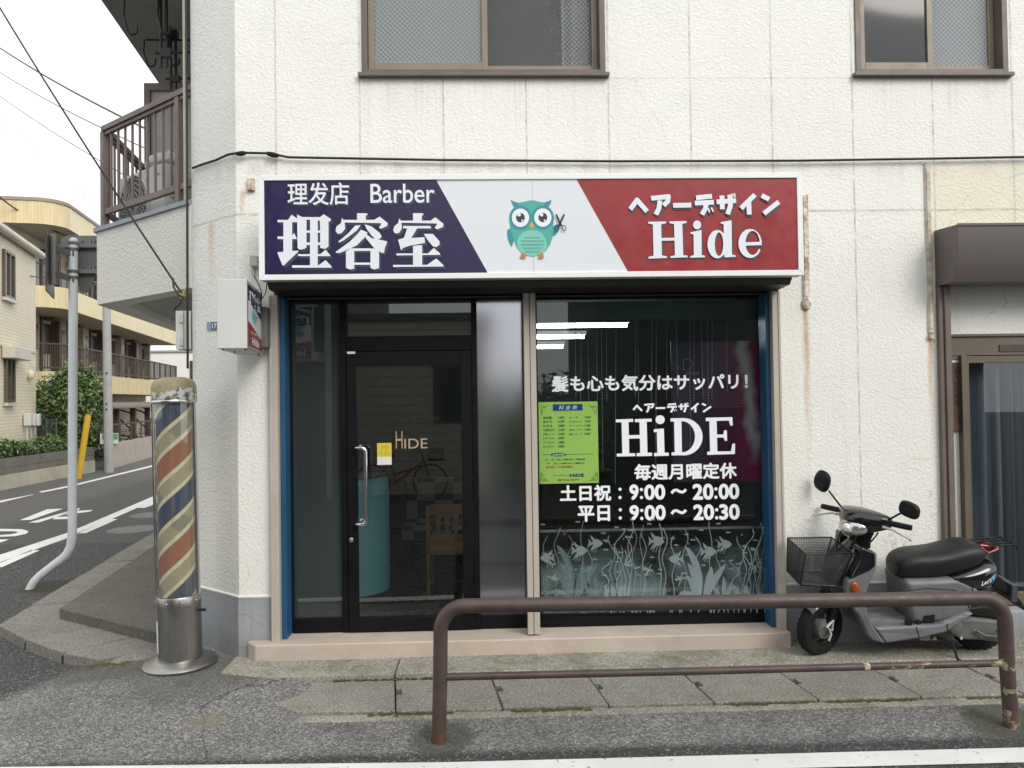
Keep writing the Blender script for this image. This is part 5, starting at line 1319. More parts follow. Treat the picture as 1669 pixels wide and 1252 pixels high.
# rear cowl
rc = [(880,668,640,.150),(930,678,612,.166),(1000,722,588,.172),(1060,742,566,.170),(1120,724,552,.155),(1155,690,566,.125),(1174,655,600,.07)]
secs = []
for X, Yb, Yt, hw in rc:
    x, zb_ = S(X, Yb); _, zt_ = S(X, Yt); secs.append((x, 0, (zb_+zt_)/2, hw, (zt_-zb_)/2, 2.6))
g = MB(SM); g.loft(secs, 28, 0, 'x'); g.build('rear_cowl', blk, sco, subsurf=1)
g = MB(SM)
def sctext(body, X0, Y0, X1, Y1, mi, bold, dY):
    vs_, fs = text_geo(body, bold, .2)
    vv = []
    for u, t in vs_:
        p = S(X0+u*(X1-X0), Y1+(Y0-Y1)*t - 0 + dY*u); yy = -.1785 + .0*u + .9*max(0,p[0]-.505)**2*6; vv.append((p[0], yy, p[1]))
    g.add(vv, orient(vv, fs), mi)
sctext("Let's", 1040, 652, 1092, 676, 0, .03, -22); sctext('4', 1085, 616, 1112, 650, 1, .04, -8)
g.build('lettering', [letw, plain('pale_blue', srgb(120,180,215), .4)], sco)
# tail light, rack
g = MB(SM); c = S(1152,512); g.ball((c[0],0,c[1]), (.04,.055,.028), 16); g.build('tail_light', redl, sco)
g = MB(SM); z0_ = S(0,478)[1]
for s in (-.08,-.028,.028,.08): g.tube([V(S(1085,0)[0],s*.9,S(0,492)[1]),V(S(1130,0)[0],s,S(0,487)[1]),V(S(1260,0)[0],s,S(0,478)[1]),V(S(1268,0)[0],s,S(0,500)[1]+.0)], .0065, 8)
g.tube([V(S(1255,0)[0],-.085,S(0,478)[1]),V(S(1255,0)[0],.085,S(0,478)[1])], .0065, 8); g.tube([V(S(1180,0)[0],-.085,S(0,484)[1]),V(S(1180,0)[0],.085,S(0,484)[1])], .0065, 8)
for s in (-.06,.06): g.tube([V(S(1100,0)[0],s,S(0,540)[1]),V(S(1160,0)[0],s,S(0,490)[1])], .009, 8)
g.build('rear_rack', blackr, sco)
g = MB(SM); g.tube([V(S(1075,0)[0],-.085,S(0,490)[1]),V(S(1110,0)[0],-.09,S(0,520)[1]),V(S(1165,0)[0],-.085,S(0,500)[1])], .006, 6); g.tube([V(S(1075,0)[0],-.07,S(0,482)[1]),V(S(1165,0)[0],-.08,S(0,492)[1])], .006, 6); g.build('red_cord', redl, sco)
# rear fender flap
g = MB(SM); g.prism(SP([(1150,700),(1175,648),(1205,672),(1235,720),(1310,790),(1352,858),(1335,852),(1270,790),(1210,740),(1165,722)]), -.075, .075, 'y'); g.build('rear_fender', blackr, sco, bevel=.008)
g = MB(SM); g.box(S(1245,0)[0],S(1275,0)[0],-.10,.10,S(0,790)[1],S(0,700)[1]); g.build('number_plate_holder', plain('plate_back', (.06,.06,.065), .5), sco)
# engine, air cleaner, kick lever, stand
g = MB(SM); g.prism(SP([(908,905),(940,872),(1010,862),(1100,872),(1190,885),(1222,930),(1215,990),(1160,1000),(1060,985),(990,985),(925,965)]), -.155, -.075, 'y')
g.build('engine_case', engm, sco, bevel=.02, seg=3)
g = MB(SM); g.prism(SP([(880,870),(950,860),(960,960),(900,965),(870,930)]), -.12, .12, 'y'); c = S(930,915); g.lathe([(.05,.12),(.05,.158),(.035,.166),(0,.167)], (c[0],0,c[1]), 28, ax='y'); g.build('engine_block', engm, sco, bevel=.012)
g = MB(SM); g.prism(SP([(990,815),(1080,800),(1180,815),(1215,870),(1180,885),(1010,862)]), -.13, .03, 'y'); g.build('air_cleaner', blackr, sco, bevel=.02)
g = MB(SM)
for X, Y in ((940,915),(1035,930),(1200,915),(1195,985),(960,970)): c = S(X,Y); MB(SM).lathe([(.010,.152),(.010,.162),(0,.163)], (c[0],0,c[1]), 10, ax='y').build('bolt', lgrey, sco)
g = MB(SM); g.tube([V(*[S(1030,925)[0],-.17,S(0,925)[1]]),V(S(1075,0)[0],-.18,S(0,950)[1]),V(S(1170,0)[0],-.19,S(0,952)[1]),V(S(1178,0)[0],-.19,S(0,938)[1]),V(S(1125,0)[0],-.19,S(0,920)[1])], .009, 8); g.build('kick_lever', M('kick_steel', (.10,.10,.10), .45), sco)
g = MB(SM); g.prism(SP([(745,985),(810,945),(830,960),(815,1000),(870,985),(905,995),(870,1003),(770,1003)]), -.10,-.085, 'y'); c = S(840,990); g.lathe([(.012,.085),(.012,.112)], (c[0],0,c[1]), 10, ax='y'); g.build('stand_bracket', M('stand_steel', (.32,.30,.25), .5, (.2,.17,.13), 20), sco)
g = MB(SM)
g.tube([V(S(860,0)[0],-.10,S(0,990)[1]), V(S(925,0)[0],-.13,S(0,1005)[1]), V(S(928,0)[0],-.20,.025), V(S(950,0)[0],-.22,.012), V(S(1000,0)[0],-.20,.010)], .009, 8)
g.build('side_stand', blackr, sco)
g = MB(SM); g.tube([V(S(1000,0)[0],.11,.22),V(S(1100,0)[0],.13,.21),V(S(1290,0)[0],.14,.27)], [.03,.045,.045], 14); g.build('exhaust', blackr, sco)
# handlebar: cowl, headlight, grips, levers, mirrors (steered with the wheel)
hx0 = -.282; pv2 = V(-.235,0,.9); STM = SM @ Matrix.Translation(pv2+V(0,0,-.004)) @ Matrix.Rotation(radians(30), 4, 'Z') @ Matrix.Translation(-pv2)
g = MB(STM)
g.loft([(-.19,hx0+.03,.93,.032,.032,2.5),(-.15,hx0+.015,.928,.055,.052,2.6),(-.08,hx0-.015,.92,.092,.074,2.6),(0,hx0-.035,.92,.118,.082,2.6),(.08,hx0-.015,.92,.092,.074,2.6),(.15,hx0+.015,.928,.055,.052,2.6),(.19,hx0+.03,.93,.032,.032,2.5)], 26, 0, 'y')
g.build('handlebar_cowl', blk, sco, subsurf=1)
g = MB(STM); g.loft([(.70,hx0-.02,0,.05,.07,2.4),(.80,hx0-.01,0,.05,.07,2.4),(.875,hx0-.01,0,.07,.10,2.4)], 20, 0, 'z'); g.build('steering_neck', blackr, sco)
lens = NT('headlight_lens'); lens.set((.55,.56,.55), .08, .75); lens = lens.mat
g = MB(STM); g.loft([(-.10,hx0-.075,.885,.030,.026,2.2),(-.06,hx0-.10,.880,.042,.048,2.3),(0,hx0-.112,.877,.048,.057,2.3),(.06,hx0-.10,.880,.042,.048,2.3),(.10,hx0-.075,.885,.030,.026,2.2)], 20, 0, 'y'); g.build('headlight', lens, sco, subsurf=1)
g = MB(STM); g.box(hx0-.172,hx0-.166,-.045,.045,.872,.892); g.ball((hx0-.155,.0,.885),(.02,.03,.03),12); g.build('headlight_bulb', plain('bulb_white', (.8,.8,.78), .1), sco)
for s in (-1, 1):
    g = MB(STM); ge = .33 if s > 0 else .30; gx = .02 if s > 0 else .075; g.tube([V(hx0+.03,s*.16,.93),V(hx0+gx,s*ge,.925)], .018, 14)
    for k in range(6): q = V(hx0+.03,s*.16,.93).lerp(V(hx0+gx,s*ge,.925), .2+.13*k); d = V(.04,s*.14,0).normalized()*.004; g.tube([q-d,q+d], .0195, 14)
    g.build('grip', blackr, sco)
    g = MB(STM); g.tube([V(hx0-.03,s*.17,.915),V(hx0-.005,s*.23,.905),V(hx0+.0,s*.29,.885),V(hx0+(-.05 if s > 0 else .01),s*.335,.87)], [.009,.007,.006,.006], 8); g.ball(V(hx0+(-.05 if s > 0 else .01),s*.338,.868), .010, 8)
    g.build('brake_lever', lgrey if s < 0 else lgrey, sco)
    g = MB(STM); ms = V(hx0+.02,s*.175,.955); me_ = V(hx0-.02,s*.25,1.06)
    if s < 0: me_ = V(hx0-.0,-.27,1.025)
    g.tube([ms-V(0,0,.03), ms, me_], [.011,.007,.006], 8); arm = g.build('mirror_stalk', blackr, sco)
    g = MB(STM @ Matrix.Translation(me_+V(0,s*.055,.055 if s > 0 else .035)) @ Matrix.Rotation(radians(-4 if s > 0 else -5), 4, 'Z') @ Matrix.Rotation(radians(16 if s > 0 else 8), 4, 'X'))
    g.loft([(-.020,0,0,.035,.030,2.8),(-.016,0,0,.062,.045,2.8),(0,0,0,.072,.052,2.8),(.010,0,0,.070,.050,2.8)] if s < 0 else [(-.024,0,0,.034,.038,2.6),(-.018,0,0,.056,.062,2.6),(0,0,0,.064,.076,2.6),(.010,0,0,.062,.074,2.6)], 24, 0, 'x')
    g.build('mirror', blackr, sco)
# control cables and panel seams
g = MB(SM)
for k, (a_, b_, c_) in enumerate((((-.30,-.10,.86),(-.40,-.07,.74),(-.36,-.05,.62)),((-.34,.06,.86),(-.43,.05,.76),(-.40,.04,.62)),((-.22,-.14,.86),(-.25,-.12,.78),(-.30,-.06,.72)))):
    a_, b_, c_ = V(*a_), V(*b_), V(*c_); g.tube([a_*(1-t)**2+b_*2*t*(1-t)+c_*t*t for t in (0,.2,.4,.6,.8,1)], .0055, 6)
g.build('control_cable', cablem, sco)
g = MB(SM)
for pts_ in ([(668,700),(760,690),(900,700),(1000,735)], [(1005,668),(1000,720),(985,800)], [(700,892),(720,955)], [(860,875),(868,920)]):
    q = [S(*p) for p in pts_]; g.tube([V(x,-.166 if z > .28 else -.200,z) for x, z in q], .0028, 5)
g.build('panel_seam', blackr, sco)
# wire basket
bm_ = NT('basket_mesh'); p_ = bm_.n('TexCoord').outputs['UV']
wire_ = M('basket_wire', (.012,.012,.014), .4)
g = MB(SM)
T4 = [V(-.695,-.165,.728),V(-.695,.165,.728),V(-.40,.150,.735),V(-.385,-.165,.728)]; B4 = [V(-.705,-.13,.505),V(-.705,.13,.505),V(-.47,.12,.50),V(-.47,-.13,.50)]
T4[3] = V(-.385,-.155,.728); 
for q in (T4, B4): g.tube(q, .0055, 8, closed=True)
for a_, b_ in zip(T4, B4): g.tube([a_, b_], .0055, 8)
for i in range(4):
    a0, a1, b0, b1 = T4[i], T4[(i+1)%4], B4[i], B4[(i+1)%4]; n = int((a1-a0).length/.0115)
    for k in range(1, n): g.tube([a0.lerp(a1,k/n), b0.lerp(b1,k/n)], .0016, 4)
    for k in range(1, 21): g.tube([a0.lerp(b0,k/21), a1.lerp(b1,k/21)], .0016, 4)
for k in range(1, 18): g.tube([B4[0].lerp(B4[3],k/18), B4[1].lerp(B4[2],k/18)], .002, 4)
for k in range(1, 18): g.tube([B4[0].lerp(B4[1],k/18), B4[3].lerp(B4[2],k/18)], .002, 4)
g.tube([V(-.40,-.05,.56),V(-.47,-.05,.56)], .008, 6); g.tube([V(-.40,.05,.56),V(-.47,.05,.56)], .008, 6)
g.build('basket', wire_, sco)

# ---------------------------------------------------------------- inside the shop
tubem = emis('lamp_tube', (.92,.95,1.0), 22)
def clamp(px, py, y): return aty(px, py, y)
for k, (x0, x1, py, y, lab) in enumerate(((870,1025,532,1.9,'longest ceiling tube, second from the top seen through the window'), (870,1010,520,1.5,'upper ceiling tube nearest the window glass'), (870,955,550,2.6,'third ceiling tube from the top inside the shop'), (870,920,566,3.3,'lowest and farthest ceiling tube inside the shop'))):
    a_, b_ = aty(x0, py, y), aty(x1, py, y); z = min(a_.z, 2.66)
    lt = thing('ceiling_lamp', lab, 'lamp', ((a_.x+b_.x)/2, y, z), 'fluorescent tubes in the shop')
    MB().box(a_.x,b_.x,y-.05,y+.05,z+.022,z+.06).build('housing', M('lamp_housing', (.6,.6,.6), .5), lt)
    MB().tube([V(a_.x+.02,y,z),V(b_.x-.02,y,z)], .017, 10).build('tube', tubem, lt)
cnt = thing('reception_counter', 'turquoise curved reception counter behind the shop door', 'counter', (-1.02,1.0,.11))
cn = aty(608,800,1.0); cr_ = .34
MB().lathe([(cr_,.0),(cr_,.98)], (-1.17,1.05,.16), 48).build('panel', M('turquoise_panel', (.085,.19,.23), .5, (.11,.23,.27), 2), cnt)
MB().lathe([(cr_+.02,.0),(cr_+.02,.09)], (-1.17,1.05,.113), 48).build('base', M('counter_base', (.02,.02,.02), .4), cnt)
MB().lathe([(cr_+.03,0),(cr_+.03,.035)], (-1.17,1.05,1.142), 48).build('top', M('counter_top', (.05,.05,.05), .3), cnt)
woodm = M('chair_wood', (.20,.105,.045), .45, (.28,.16,.075), 9, 1.3)
ch = thing('wooden_chair', 'light brown wooden chair with slatted back behind the door glass', 'chair', (-.44,1.15,.11))
def chp_(px, py, y=1.15): return aty(px, py, y)
cxl, cxr = chp_(694,830).x, chp_(778,830).x; zs = chp_(720,900).z; ztop = chp_(720,822).z
g = MB()
for x in (cxl, cxr-.03): MB().box(x,x+.03,1.13,1.16,.112,ztop-.01).build('leg', woodm, ch, bevel=.004)
for x in (cxl+.01, cxr-.04): MB().box(x,x+.03,1.50,1.53,.112,zs).build('leg', woodm, ch, bevel=.004)
g = MB(); g.box(cxl+.03,cxr-.03,1.13,1.155,ztop-.09,ztop); g.box(cxl+.03,cxr-.03,1.13,1.155,zs+.09,zs+.15)
for k in range(4): x = cxl+.09+.075*k; g.prism([(x,zs+.15),(x+.022,zs+.15),(x+.040,ztop-.09),(x-.012,ztop-.09)], 1.135, 1.15, 'y')
g.build('backrest', woodm, ch, bevel=.004)
MB().box(cxl-.005,cxr+.005,1.13,1.54,zs-.02,zs+.03).build('seat', woodm, ch, bevel=.006)
g = MB()
chk = NT('checker_fabric'); ck = chk.n('TexChecker'); ck.inputs['Scale'].default_value = 5.5; ck.inputs['Color1'].default_value = (.11,.11,.11,1); ck.inputs['Color2'].default_value = (.015,.015,.015,1); chk.l(chk.pos(), ck.inputs['Vector']); chk.set(ck.outputs[0], .6)
bn = thing('waiting_bench', 'bench with a black and grey checked cover behind the wooden chair', 'bench', (-.3,2.2,.11))
g.box(-.85,.45,2.0,2.45,.40,.52); g.box(-.85,.45,2.45,2.58,.40,.95); g.build('cushion', chk.mat, bn, bevel=.02)
MB().box(-.82,-.76,2.05,2.5,.112,.40).build('leg', blackf, bn); MB().box(.36,.42,2.05,2.5,.112,.40).build('leg', blackf, bn)
bdm = NT('bead_string'); bdm.set((.38,.38,.38), .3, .3); bdm = bdm.mat
def bead(px, y0p, y1p, yy, lab_i):
    a_, b_ = aty(px, y0p, yy), aty(px+R.uniform(-2,4), y1p, yy); L = a_.z-b_.z; g = MB(); n = int(L/.022)
    g.tube([a_, b_], .0012, 4)
    for i in range(n): g.ball(a_.lerp(b_, i/n), .0042, 6)
    return tag(g.build('bead_string', bdm), 'thin string of grey beads hanging behind the shop window glass', 'bead string', 'bead strings hanging in the window')
for i, (px, yb) in enumerate(((937,650),(948,655),(958,660),(972,655),(980,770),(988,655),(1004,790),(1036,650),(1039,660),(1063,655),(1070,780),(1087,652),(1102,650),(1124,740),(1131,655),(1142,650),(1153,660),(1161,650),(1184,640))):
    bead(px, 505, yb, .34+.05*(i % 3), i)
# large salon poster hanging inside
pos_m = NT('salon_poster'); p_ = pos_m.pos(); x_, y_, z_ = pos_m.sep(p_)
xa, xb = aty(1095,650,.55).x, aty(1262,650,.55).x; za, zbp = aty(1170,785,.55).z, aty(1170,556,.55).z
u = pos_m.maprange(x_, xa, xb); v_ = pos_m.maprange(z_, za, zbp)
cp = pos_m.ramp(u, [(0,(.055,.045,.07)),(.35,(.085,.04,.085)),(.6,(.24,.035,.11)),(.78,(.50,.05,.15)),(1,(.14,.03,.07))])
wobp = pos_m.math('MULTIPLY', pos_m.math('SUBTRACT', pos_m.noise(p_, 5, 4), .5), .22)
d1 = pos_m.math('ABSOLUTE', pos_m.math('SUBTRACT', pos_m.math('ADD', u, wobp), pos_m.math('SUBTRACT', .82, pos_m.math('MULTIPLY', v_, .12))))
cp = pos_m.mix(pos_m.math('MULTIPLY', pos_m.maprange(d1, 0, .10, .8, 0, True), pos_m.maprange(v_, .1, .3)), cp, (1.0,.9,.95))
pos_m.set(cp, .35)
pt_ = thing('salon_poster', 'large dark purple salon poster with a pale streak of hair behind the glass', 'poster', ((xa+xb)/2,.55,za))
MB().box(xa,xb,.55,.56,za,zbp).build('sheet', pos_m.mat, pt_)
g = MB(); a = Art(g, pxfn(0,0,1,.549), .5488); 
a.ring((1117,594,13,9),(1117,594,12,8.2),-100,100); a.line([(1114,585),(1114,604)], 1.0); a.ring((1117,594,14,9),(1117,594,13,8.2),110,175)
text(g, 'orinina', rectpx(1118,604,1139,611,.549), .5486, 0, 0)
g.build('lettering', plain('poster_ink', (.35,.36,.38), .5), pt_)
bl = thing('reflected_louvre_slats', 'grey slats added inside the shop window for the louvre reflection at its right end', 'blind', (aty(1230,600,.7).x,.7,aty(1230,680,.7).z))
g = MB(); xa_, xb_ = aty(1212,600,.7).x, aty(1262,600,.7).x  # added slats, standing in for opposite louvres reflected in the glass
for i in range(19): z = aty(1230,560+6.2*i,.7).z; g.obox((xa_,.70,z), (xb_-xa_,0,0), (0,.018,.012), (0,-.0006,.001))
g.build('slats', M('slat_grey', (.30,.31,.31), .5), bl)
wd_ = thing('plant_stand', 'dark shelf with small potted plants in the middle of the shop', 'shelf', (.95,2.6,.11))
g = MB(); g.box(.55,1.25,2.6,2.9,.113,.95); g.box(.5,1.3,2.55,2.95,.95,.98); g.build('cabinet', M('dark_wood', (.05,.035,.025), .5), wd_)
g = MB()
for k in range(120): p = V(R.uniform(.6,1.2),R.uniform(2.6,2.9),R.uniform(1.0,1.35)); d = V(R.gauss(0,1),R.gauss(0,1),R.gauss(0,1)).normalized()*.06; e = d.orthogonal().normalized()*.02; g.add([p-d,p+e,p+d,p-e], [(0,1,2,3)])
g.build('leaves', M('house_plant', (.03,.06,.02), .6), wd_)
# ---------------------------------------------------------------- side street: sign pole
galv = M('white_pole_paint', (.50,.545,.56), .4, (.58,.62,.635), 5)
tsp = thing('sign_pole', 'pale blue-white road sign pole bent sideways at its foot, signs seen from behind', 'sign pole', atz(50,960,-.08))
yp = 2.47
pl_ = [aty(46,966,yp), aty(56,948,yp), aty(66,938,yp), aty(84,924,yp), aty(101,911,yp), aty(109,903,yp), aty(115,891,yp), aty(117.5,876,yp), aty(118,860,yp), aty(118.3,700,yp), aty(120,395,yp)]
MB().tube(pl_, .0415, 18).build('pole', galv, tsp); g = MB(); g.lathe([(.044,-.01),(.044,.03),(.02,.05),(0,.05)], aty(120.3,396,yp), 18); g.build('cap', galv, tsp)
sbk = M('sign_back', (.13,.13,.13), .5, (.17,.17,.17), 3)
c1, c2, c3 = aty(92,384,2.60), aty(186,384,2.60), aty(138,488,2.60)
def rtri(ps, r=.14, n=5):
    out = []
    for i in range(3):
        p, a_, b_ = ps[i], ps[i-1], ps[(i+1)%3]; u = (a_-p).normalized()*r; w_ = (b_-p).normalized()*r
        for k in range(n+1): t = k/n; q = (p+u)*(1-t)**2 + p*2*t*(1-t) + (p+w_)*t*t; out.append((q.x, q.z))
    return out
MB().prism(rtri([c1,c2,c3]), 2.60, 2.615, 'y').build('triangle_sign', sbk, tsp, bevel=.003)
g = MB()
for py in (401, 443):
    a_, b_ = aty(95 if py < 420 else 112, py, 2.57), aty(176 if py < 420 else 164, py, 2.57); g.box(a_.x,b_.x,2.55,2.60,a_.z-.02,a_.z+.02)
    for px in (126,131,147,152): q = aty(px,py-6,2.56); g.box(q.x-.008,q.x+.008,2.555,2.6,q.z-.02,q.z+.02)
g.build('sign_channel', M('channel_grey', (.20,.20,.20), .5), tsp)
g = MB(); a_, b_ = aty(74,474,2.2), aty(88,376,2.2); d = V(-.26,.60,0)
g.obox((a_.x,2.2,a_.z), d, V(.05,-.006,0)*.35, V(0,0,b_.z-a_.z)); g.build('side_sign', M('side_sign_dark', (.045,.045,.045), .5), tsp, bevel=.003)
g = MB(); q0, q1 = aty(88,464,2.45), aty(88,382,2.45); g.tube([q0, q1], .034, 12); g.build('side_sign_tube', sbk, tsp)
g = MB()
for py, p2 in ((402,409),(443,451)): g = MB(); beam(g, aty(93,py,2.45), aty(122,p2,2.45), .04, .06); g.build('arm', M('arm_dark', (.10,.10,.10), .5), tsp)
g = MB()
bandm = M('band_dark', (.10,.10,.10), .5)
for py in (397,407,443,453): q = aty(120,py,yp); MB().lathe([(.046,-.015),(.046,.015)], q, 16).build('pole_band', bandm, tsp)
gy = thing('guy_guard', 'bright yellow slanted guy wire guard at the planter wall', 'guy guard', atz(129,781,-.08))
MB().tube([aty(127.5,781,13.9), aty(143.5,678,13.9)], .072, 12).build('tube', M('guard_yellow', (.60,.36,.02), .5, (.66,.42,.04), 4), gy); MB().tube([aty(143.4,678.5,13.9), aty(143.8,675.5,13.9)], .055, 12).build('cap', M('guard_cap', (.5,.3,.02), .5), gy)
upm = M('concrete_pole', (.30,.31,.31), .8, (.38,.385,.38), 4)
up = thing('utility_pole', 'slim grey concrete utility pole beside the bicycle shed', 'utility pole', atz(177.5,771,-.08))
MB().tube([aty(177.5,773,15.5), aty(173.5,486,15.5)], [.118,.098], 20).build('pole', upm, up)
g = MB()
for py in (608,658,667): q = aty(173.5,py,15.38); g.box(q.x-.015,q.x+.015,15.36,15.41,q.z-.02,q.z+.02)
g.build('bolt_hole', cablem, up)

# ---------------------------------------------------------------- planter wall, hedge and tall bush
def foliage(mb, c, rad, n, size, seed, mi_n=3, shell=.55, up=.25):
    r = random.Random(seed); cl = []
    for i in range(int(26)): 
        d = V(r.gauss(0,1),r.gauss(0,1),r.gauss(0,1)).normalized()*r.uniform(.5,.95); cl.append((d, r.uniform(.25,.5)))
    for i in range(n):
        if r.random() < .7:
            d, k = r.choice(cl); p = d + V(r.gauss(0,1),r.gauss(0,1),r.gauss(0,1))*k*.45
        else:
            p = V(r.gauss(0,1),r.gauss(0,1),r.gauss(0,1)).normalized()*r.uniform(shell,1.0)
        if p.length > 1.12: p *= 1.05/p.length
        q = V(c[0]+p.x*rad[0], c[1]+p.y*rad[1], c[2]+p.z*rad[2])
        nn_ = (p.normalized()+V(r.gauss(0,.6),r.gauss(0,.6),r.gauss(0,.6)+up)).normalized(); t = nn_.orthogonal().normalized()
        t = (Matrix.Rotation(r.uniform(0,6.28), 3, nn_) @ t); b = nn_.cross(t); s = size*r.uniform(.6,1.3)
        mb.add([q-t*s, q-b*s*.42+nn_*s*.1, q+t*s, q+b*s*.42+nn_*s*.1], [(0,1,2,3)], r.randrange(mi_n))
lf = [M('leaf_dark', (.035,.065,.018), .6), M('leaf_mid', (.09,.155,.038), .55), M('leaf_light', (.16,.24,.075), .5)]
blkm = M('block_wall', (.12,.112,.10), .9, (.17,.16,.14), 5, 1, .006, 60); basem = M('old_base_concrete', (.34,.315,.24), .9, (.46,.43,.34), 2, 1.2, .004, 60)
pw = thing('planter_wall', 'long low planter wall of grey blocks on a stained concrete base across the side street', 'wall', (-10.5,12,-.08))
PA, PB = V(-10.40,8.5,0), V(-10.62,15.75,0); pn = V(.999,.03,0)
zt1 = onpl(60,741,PA,pn).z; zt2 = onpl(60,756,PA,pn).z; ztb = onpl(60,766,PA,pn).z
dPB = PB-PA
MB().obox(PA+V(-.5,0,-.12), V(.5,0,0), dPB, V(0,0,ztb+.12)).build('base', basem, pw, bevel=.01)
g = MB()
nb_ = 18
for row, (za_, zb__) in enumerate(((ztb+.003,zt2),(zt2+.004,zt1))):
    for i in range(nb_):
        g.obox(PA+dPB*((i+.003)/nb_)+V(-.17,0,za_), V(.15,0,0), dPB*(.994/nb_), V(0,0,zb__-za_))
g.build('blocks', blkm, pw, bevel=.006)
hd = thing('hedge', 'low ragged green hedge along the top of the planter wall', 'hedge', (-10.7,12.5,zt1))
g = MB()
for i in range(9): foliage(g, (-10.72-.02*i, 9.6+.62*i, zt1+.14+.05*sin(i*2.1)), (.30,.5,.26), 520, .055, 40+i)
g.build('leaves', lf, hd)
g = MB()
for i in range(60): y = 9.2+.1*i; g.tube([(-10.7+R.uniform(-.1,.1),y,zt1-.1),(-10.7+R.uniform(-.2,.2),y+R.uniform(-.1,.1),zt1+.25)], .008, 4)
g.build('stems', M('hedge_stem', (.05,.035,.02), .9), hd)
bu = thing('bush', 'tall dense green bush at the end of the planter wall', 'bush', (-11.5,16.0,.1))
b0_ = aty(112,662,16.0); g = MB()
foliage(g, (aty(92,662,16).x,16.1,aty(0,668,16).z), (.85,.8,1.05), 6500, .062, 5); foliage(g, (aty(132,655,16).x,16.0,aty(132,658,16).z), (.72,.7,1.22), 6500, .062, 6); foliage(g, (aty(108,640,16).x,16.2,aty(110,628,16).z), (.5,.5,.55), 2000, .06, 8)
foliage(g, (aty(112,712,16).x,16.1,aty(110,715,16).z), (.95,.6,.45), 2600, .062, 9)
g.build('foliage', lf, bu)
g = MB()
for i in range(7): q = V(b0_.x+R.uniform(-.7,.7), 16+R.uniform(-.4,.4), 0); g.tube([q, q+V(R.uniform(-.2,.2),0,.9), q+V(R.uniform(-.4,.4),R.uniform(-.3,.3),2.1)], [.04,.03,.012], 6)
g.build('stem', M('bush_stem', (.05,.035,.022), .9), bu)

# ---------------------------------------------------------------- tiled house at the far left
tile = NT('cream_tile'); p_ = tile.pos(); br = tile.n('TexBrick'); br.offset = .5
cmb = tile.n('CombineXYZ'); x_, y_, z_ = tile.sep(p_); tile.l(tile.math('ADD', x_, tile.math('MULTIPLY', y_, -1.0)), cmb.inputs[0]); tile.l(z_, cmb.inputs[1]); tile.l(cmb.outputs[0], br.inputs['Vector'])
br.inputs['Color1'].default_value = (.68,.61,.46,1); br.inputs['Color2'].default_value = (.73,.66,.51,1); br.inputs['Mortar'].default_value = (.46,.40,.28,1); br.inputs['Scale'].default_value = 1; br.inputs['Brick Width'].default_value = .22; br.inputs['Row Height'].default_value = .078; br.inputs['Mortar Size'].default_value = .005
tile = tile.set(br.outputs[0], .6)
Hc = V(-11.75,15,0); hd_ = V(.29,-.957,0).normalized(); hn = V(.957,.29,0)
def hp(px, py, d=0): return onpl(px, py, Hc+hn*d, hn)
zg = hp(60,418).z
ho = thing('tiled_house', 'cream tiled two-storey house with narrow windows at the far left', 'house', Hc)
g = MB(); g.prism([tuple(Hc[:2]), tuple((Hc-hn*5)[:2]), tuple((Hc-hn*5+hd_*9)[:2]), tuple((Hc+hd_*9)[:2])], -.1, zg, 'z'); g.build('wall', tile, ho)
g = MB(); zbnd = hp(30,569).z; g.obox(Hc+hd_*9+hn*.0+V(0,0,zbnd-.03), -hd_*9.0, hn*.015, V(0,0,.06)); g.build('trim_band', M('tile_band', (.52,.45,.31), .6), ho)
gm_ = M('gutter_cream', (.50,.47,.40), .4, (.56,.53,.46), 3)
g = MB(); g.tube([Hc+hn*.12-hd_*.1+V(0,0,zg+.02), Hc+hn*.12+hd_*9+V(0,0,zg+.02)], .095, 12); g.obox(Hc-hd_*.1+V(0,0,zg-.02)-hn*.2, hd_*9, hn*.3, V(0,0,.05)); g.build('gutter', gm_, ho)
g = MB(); g.prism([tuple((Hc+hn*.1-hd_*.1)[:2]), tuple((Hc-hn*5.2-hd_*.1)[:2]), tuple((Hc-hn*5.2+hd_*9)[:2]), tuple((Hc+hn*.1+hd_*9)[:2])], zg+.03, zg+.14, 'z'); g.build('roof', M('dark_roof', (.12,.115,.11), .7), ho)
winm = M('house_window_frame', (.11,.085,.06), .4); gls = glassm('house_glass', (.4,.42,.44), .08, .02, (.10,.11,.12), .7)
for (x0, y0, x1, y1) in ((4,411,21,487),(7,583,21,656)):
    b0w, b1w = hp(x0,(y0+y1)/2,.01), hp(x1,(y0+y1)/2,.01); za_, zb__ = hp((x0+x1)/2,y1).z, hp((x0+x1)/2,y0).z; d = b1w-b0w; d.z = 0; b0w.z = za_
    g = MB(); L = d.length; du = d.normalized()
    for a_, b_, c_, e_ in ((0,.06,0,zb__-za_),(L-.06,L,0,zb__-za_),(L*.48,L*.55,.06,zb__-za_-.06),(.06,L-.06,0,.06),(.06,L-.06,zb__-za_-.06,zb__-za_)): g.obox(b0w+du*a_+V(0,0,c_), du*(b_-a_), hn*.06, V(0,0,e_-c_))
    f = g.build('window', winm, ho); MB().obox(b0w+hn*.012+du*.05+V(0,0,.05), du*(L-.1), hn*.01, V(0,0,zb__-za_-.1)).build('pane', gls, f); MB().obox(b0w-du*.05+V(0,0,-.08), du*(L+.1), hn*.09, V(0,0,.07)).build('sill', gm_, f)
h0, h1 = hp(3,577,.02), hp(32,577,.02); dd = h1-h0; dd.z = 0; MB().obox(V(h0.x,h0.y,hp(15,586).z), dd, hn*.25, V(0,0,.28)).build('shutter_box', gm_, ho, bevel=.02)
q = hp(49,611,.05); g = MB(); g.ball(q, (.10,.10,.14), 12); g.build('wall_lamp', M('lamp_cream', (.62,.56,.44), .4), ho)
g = MB()
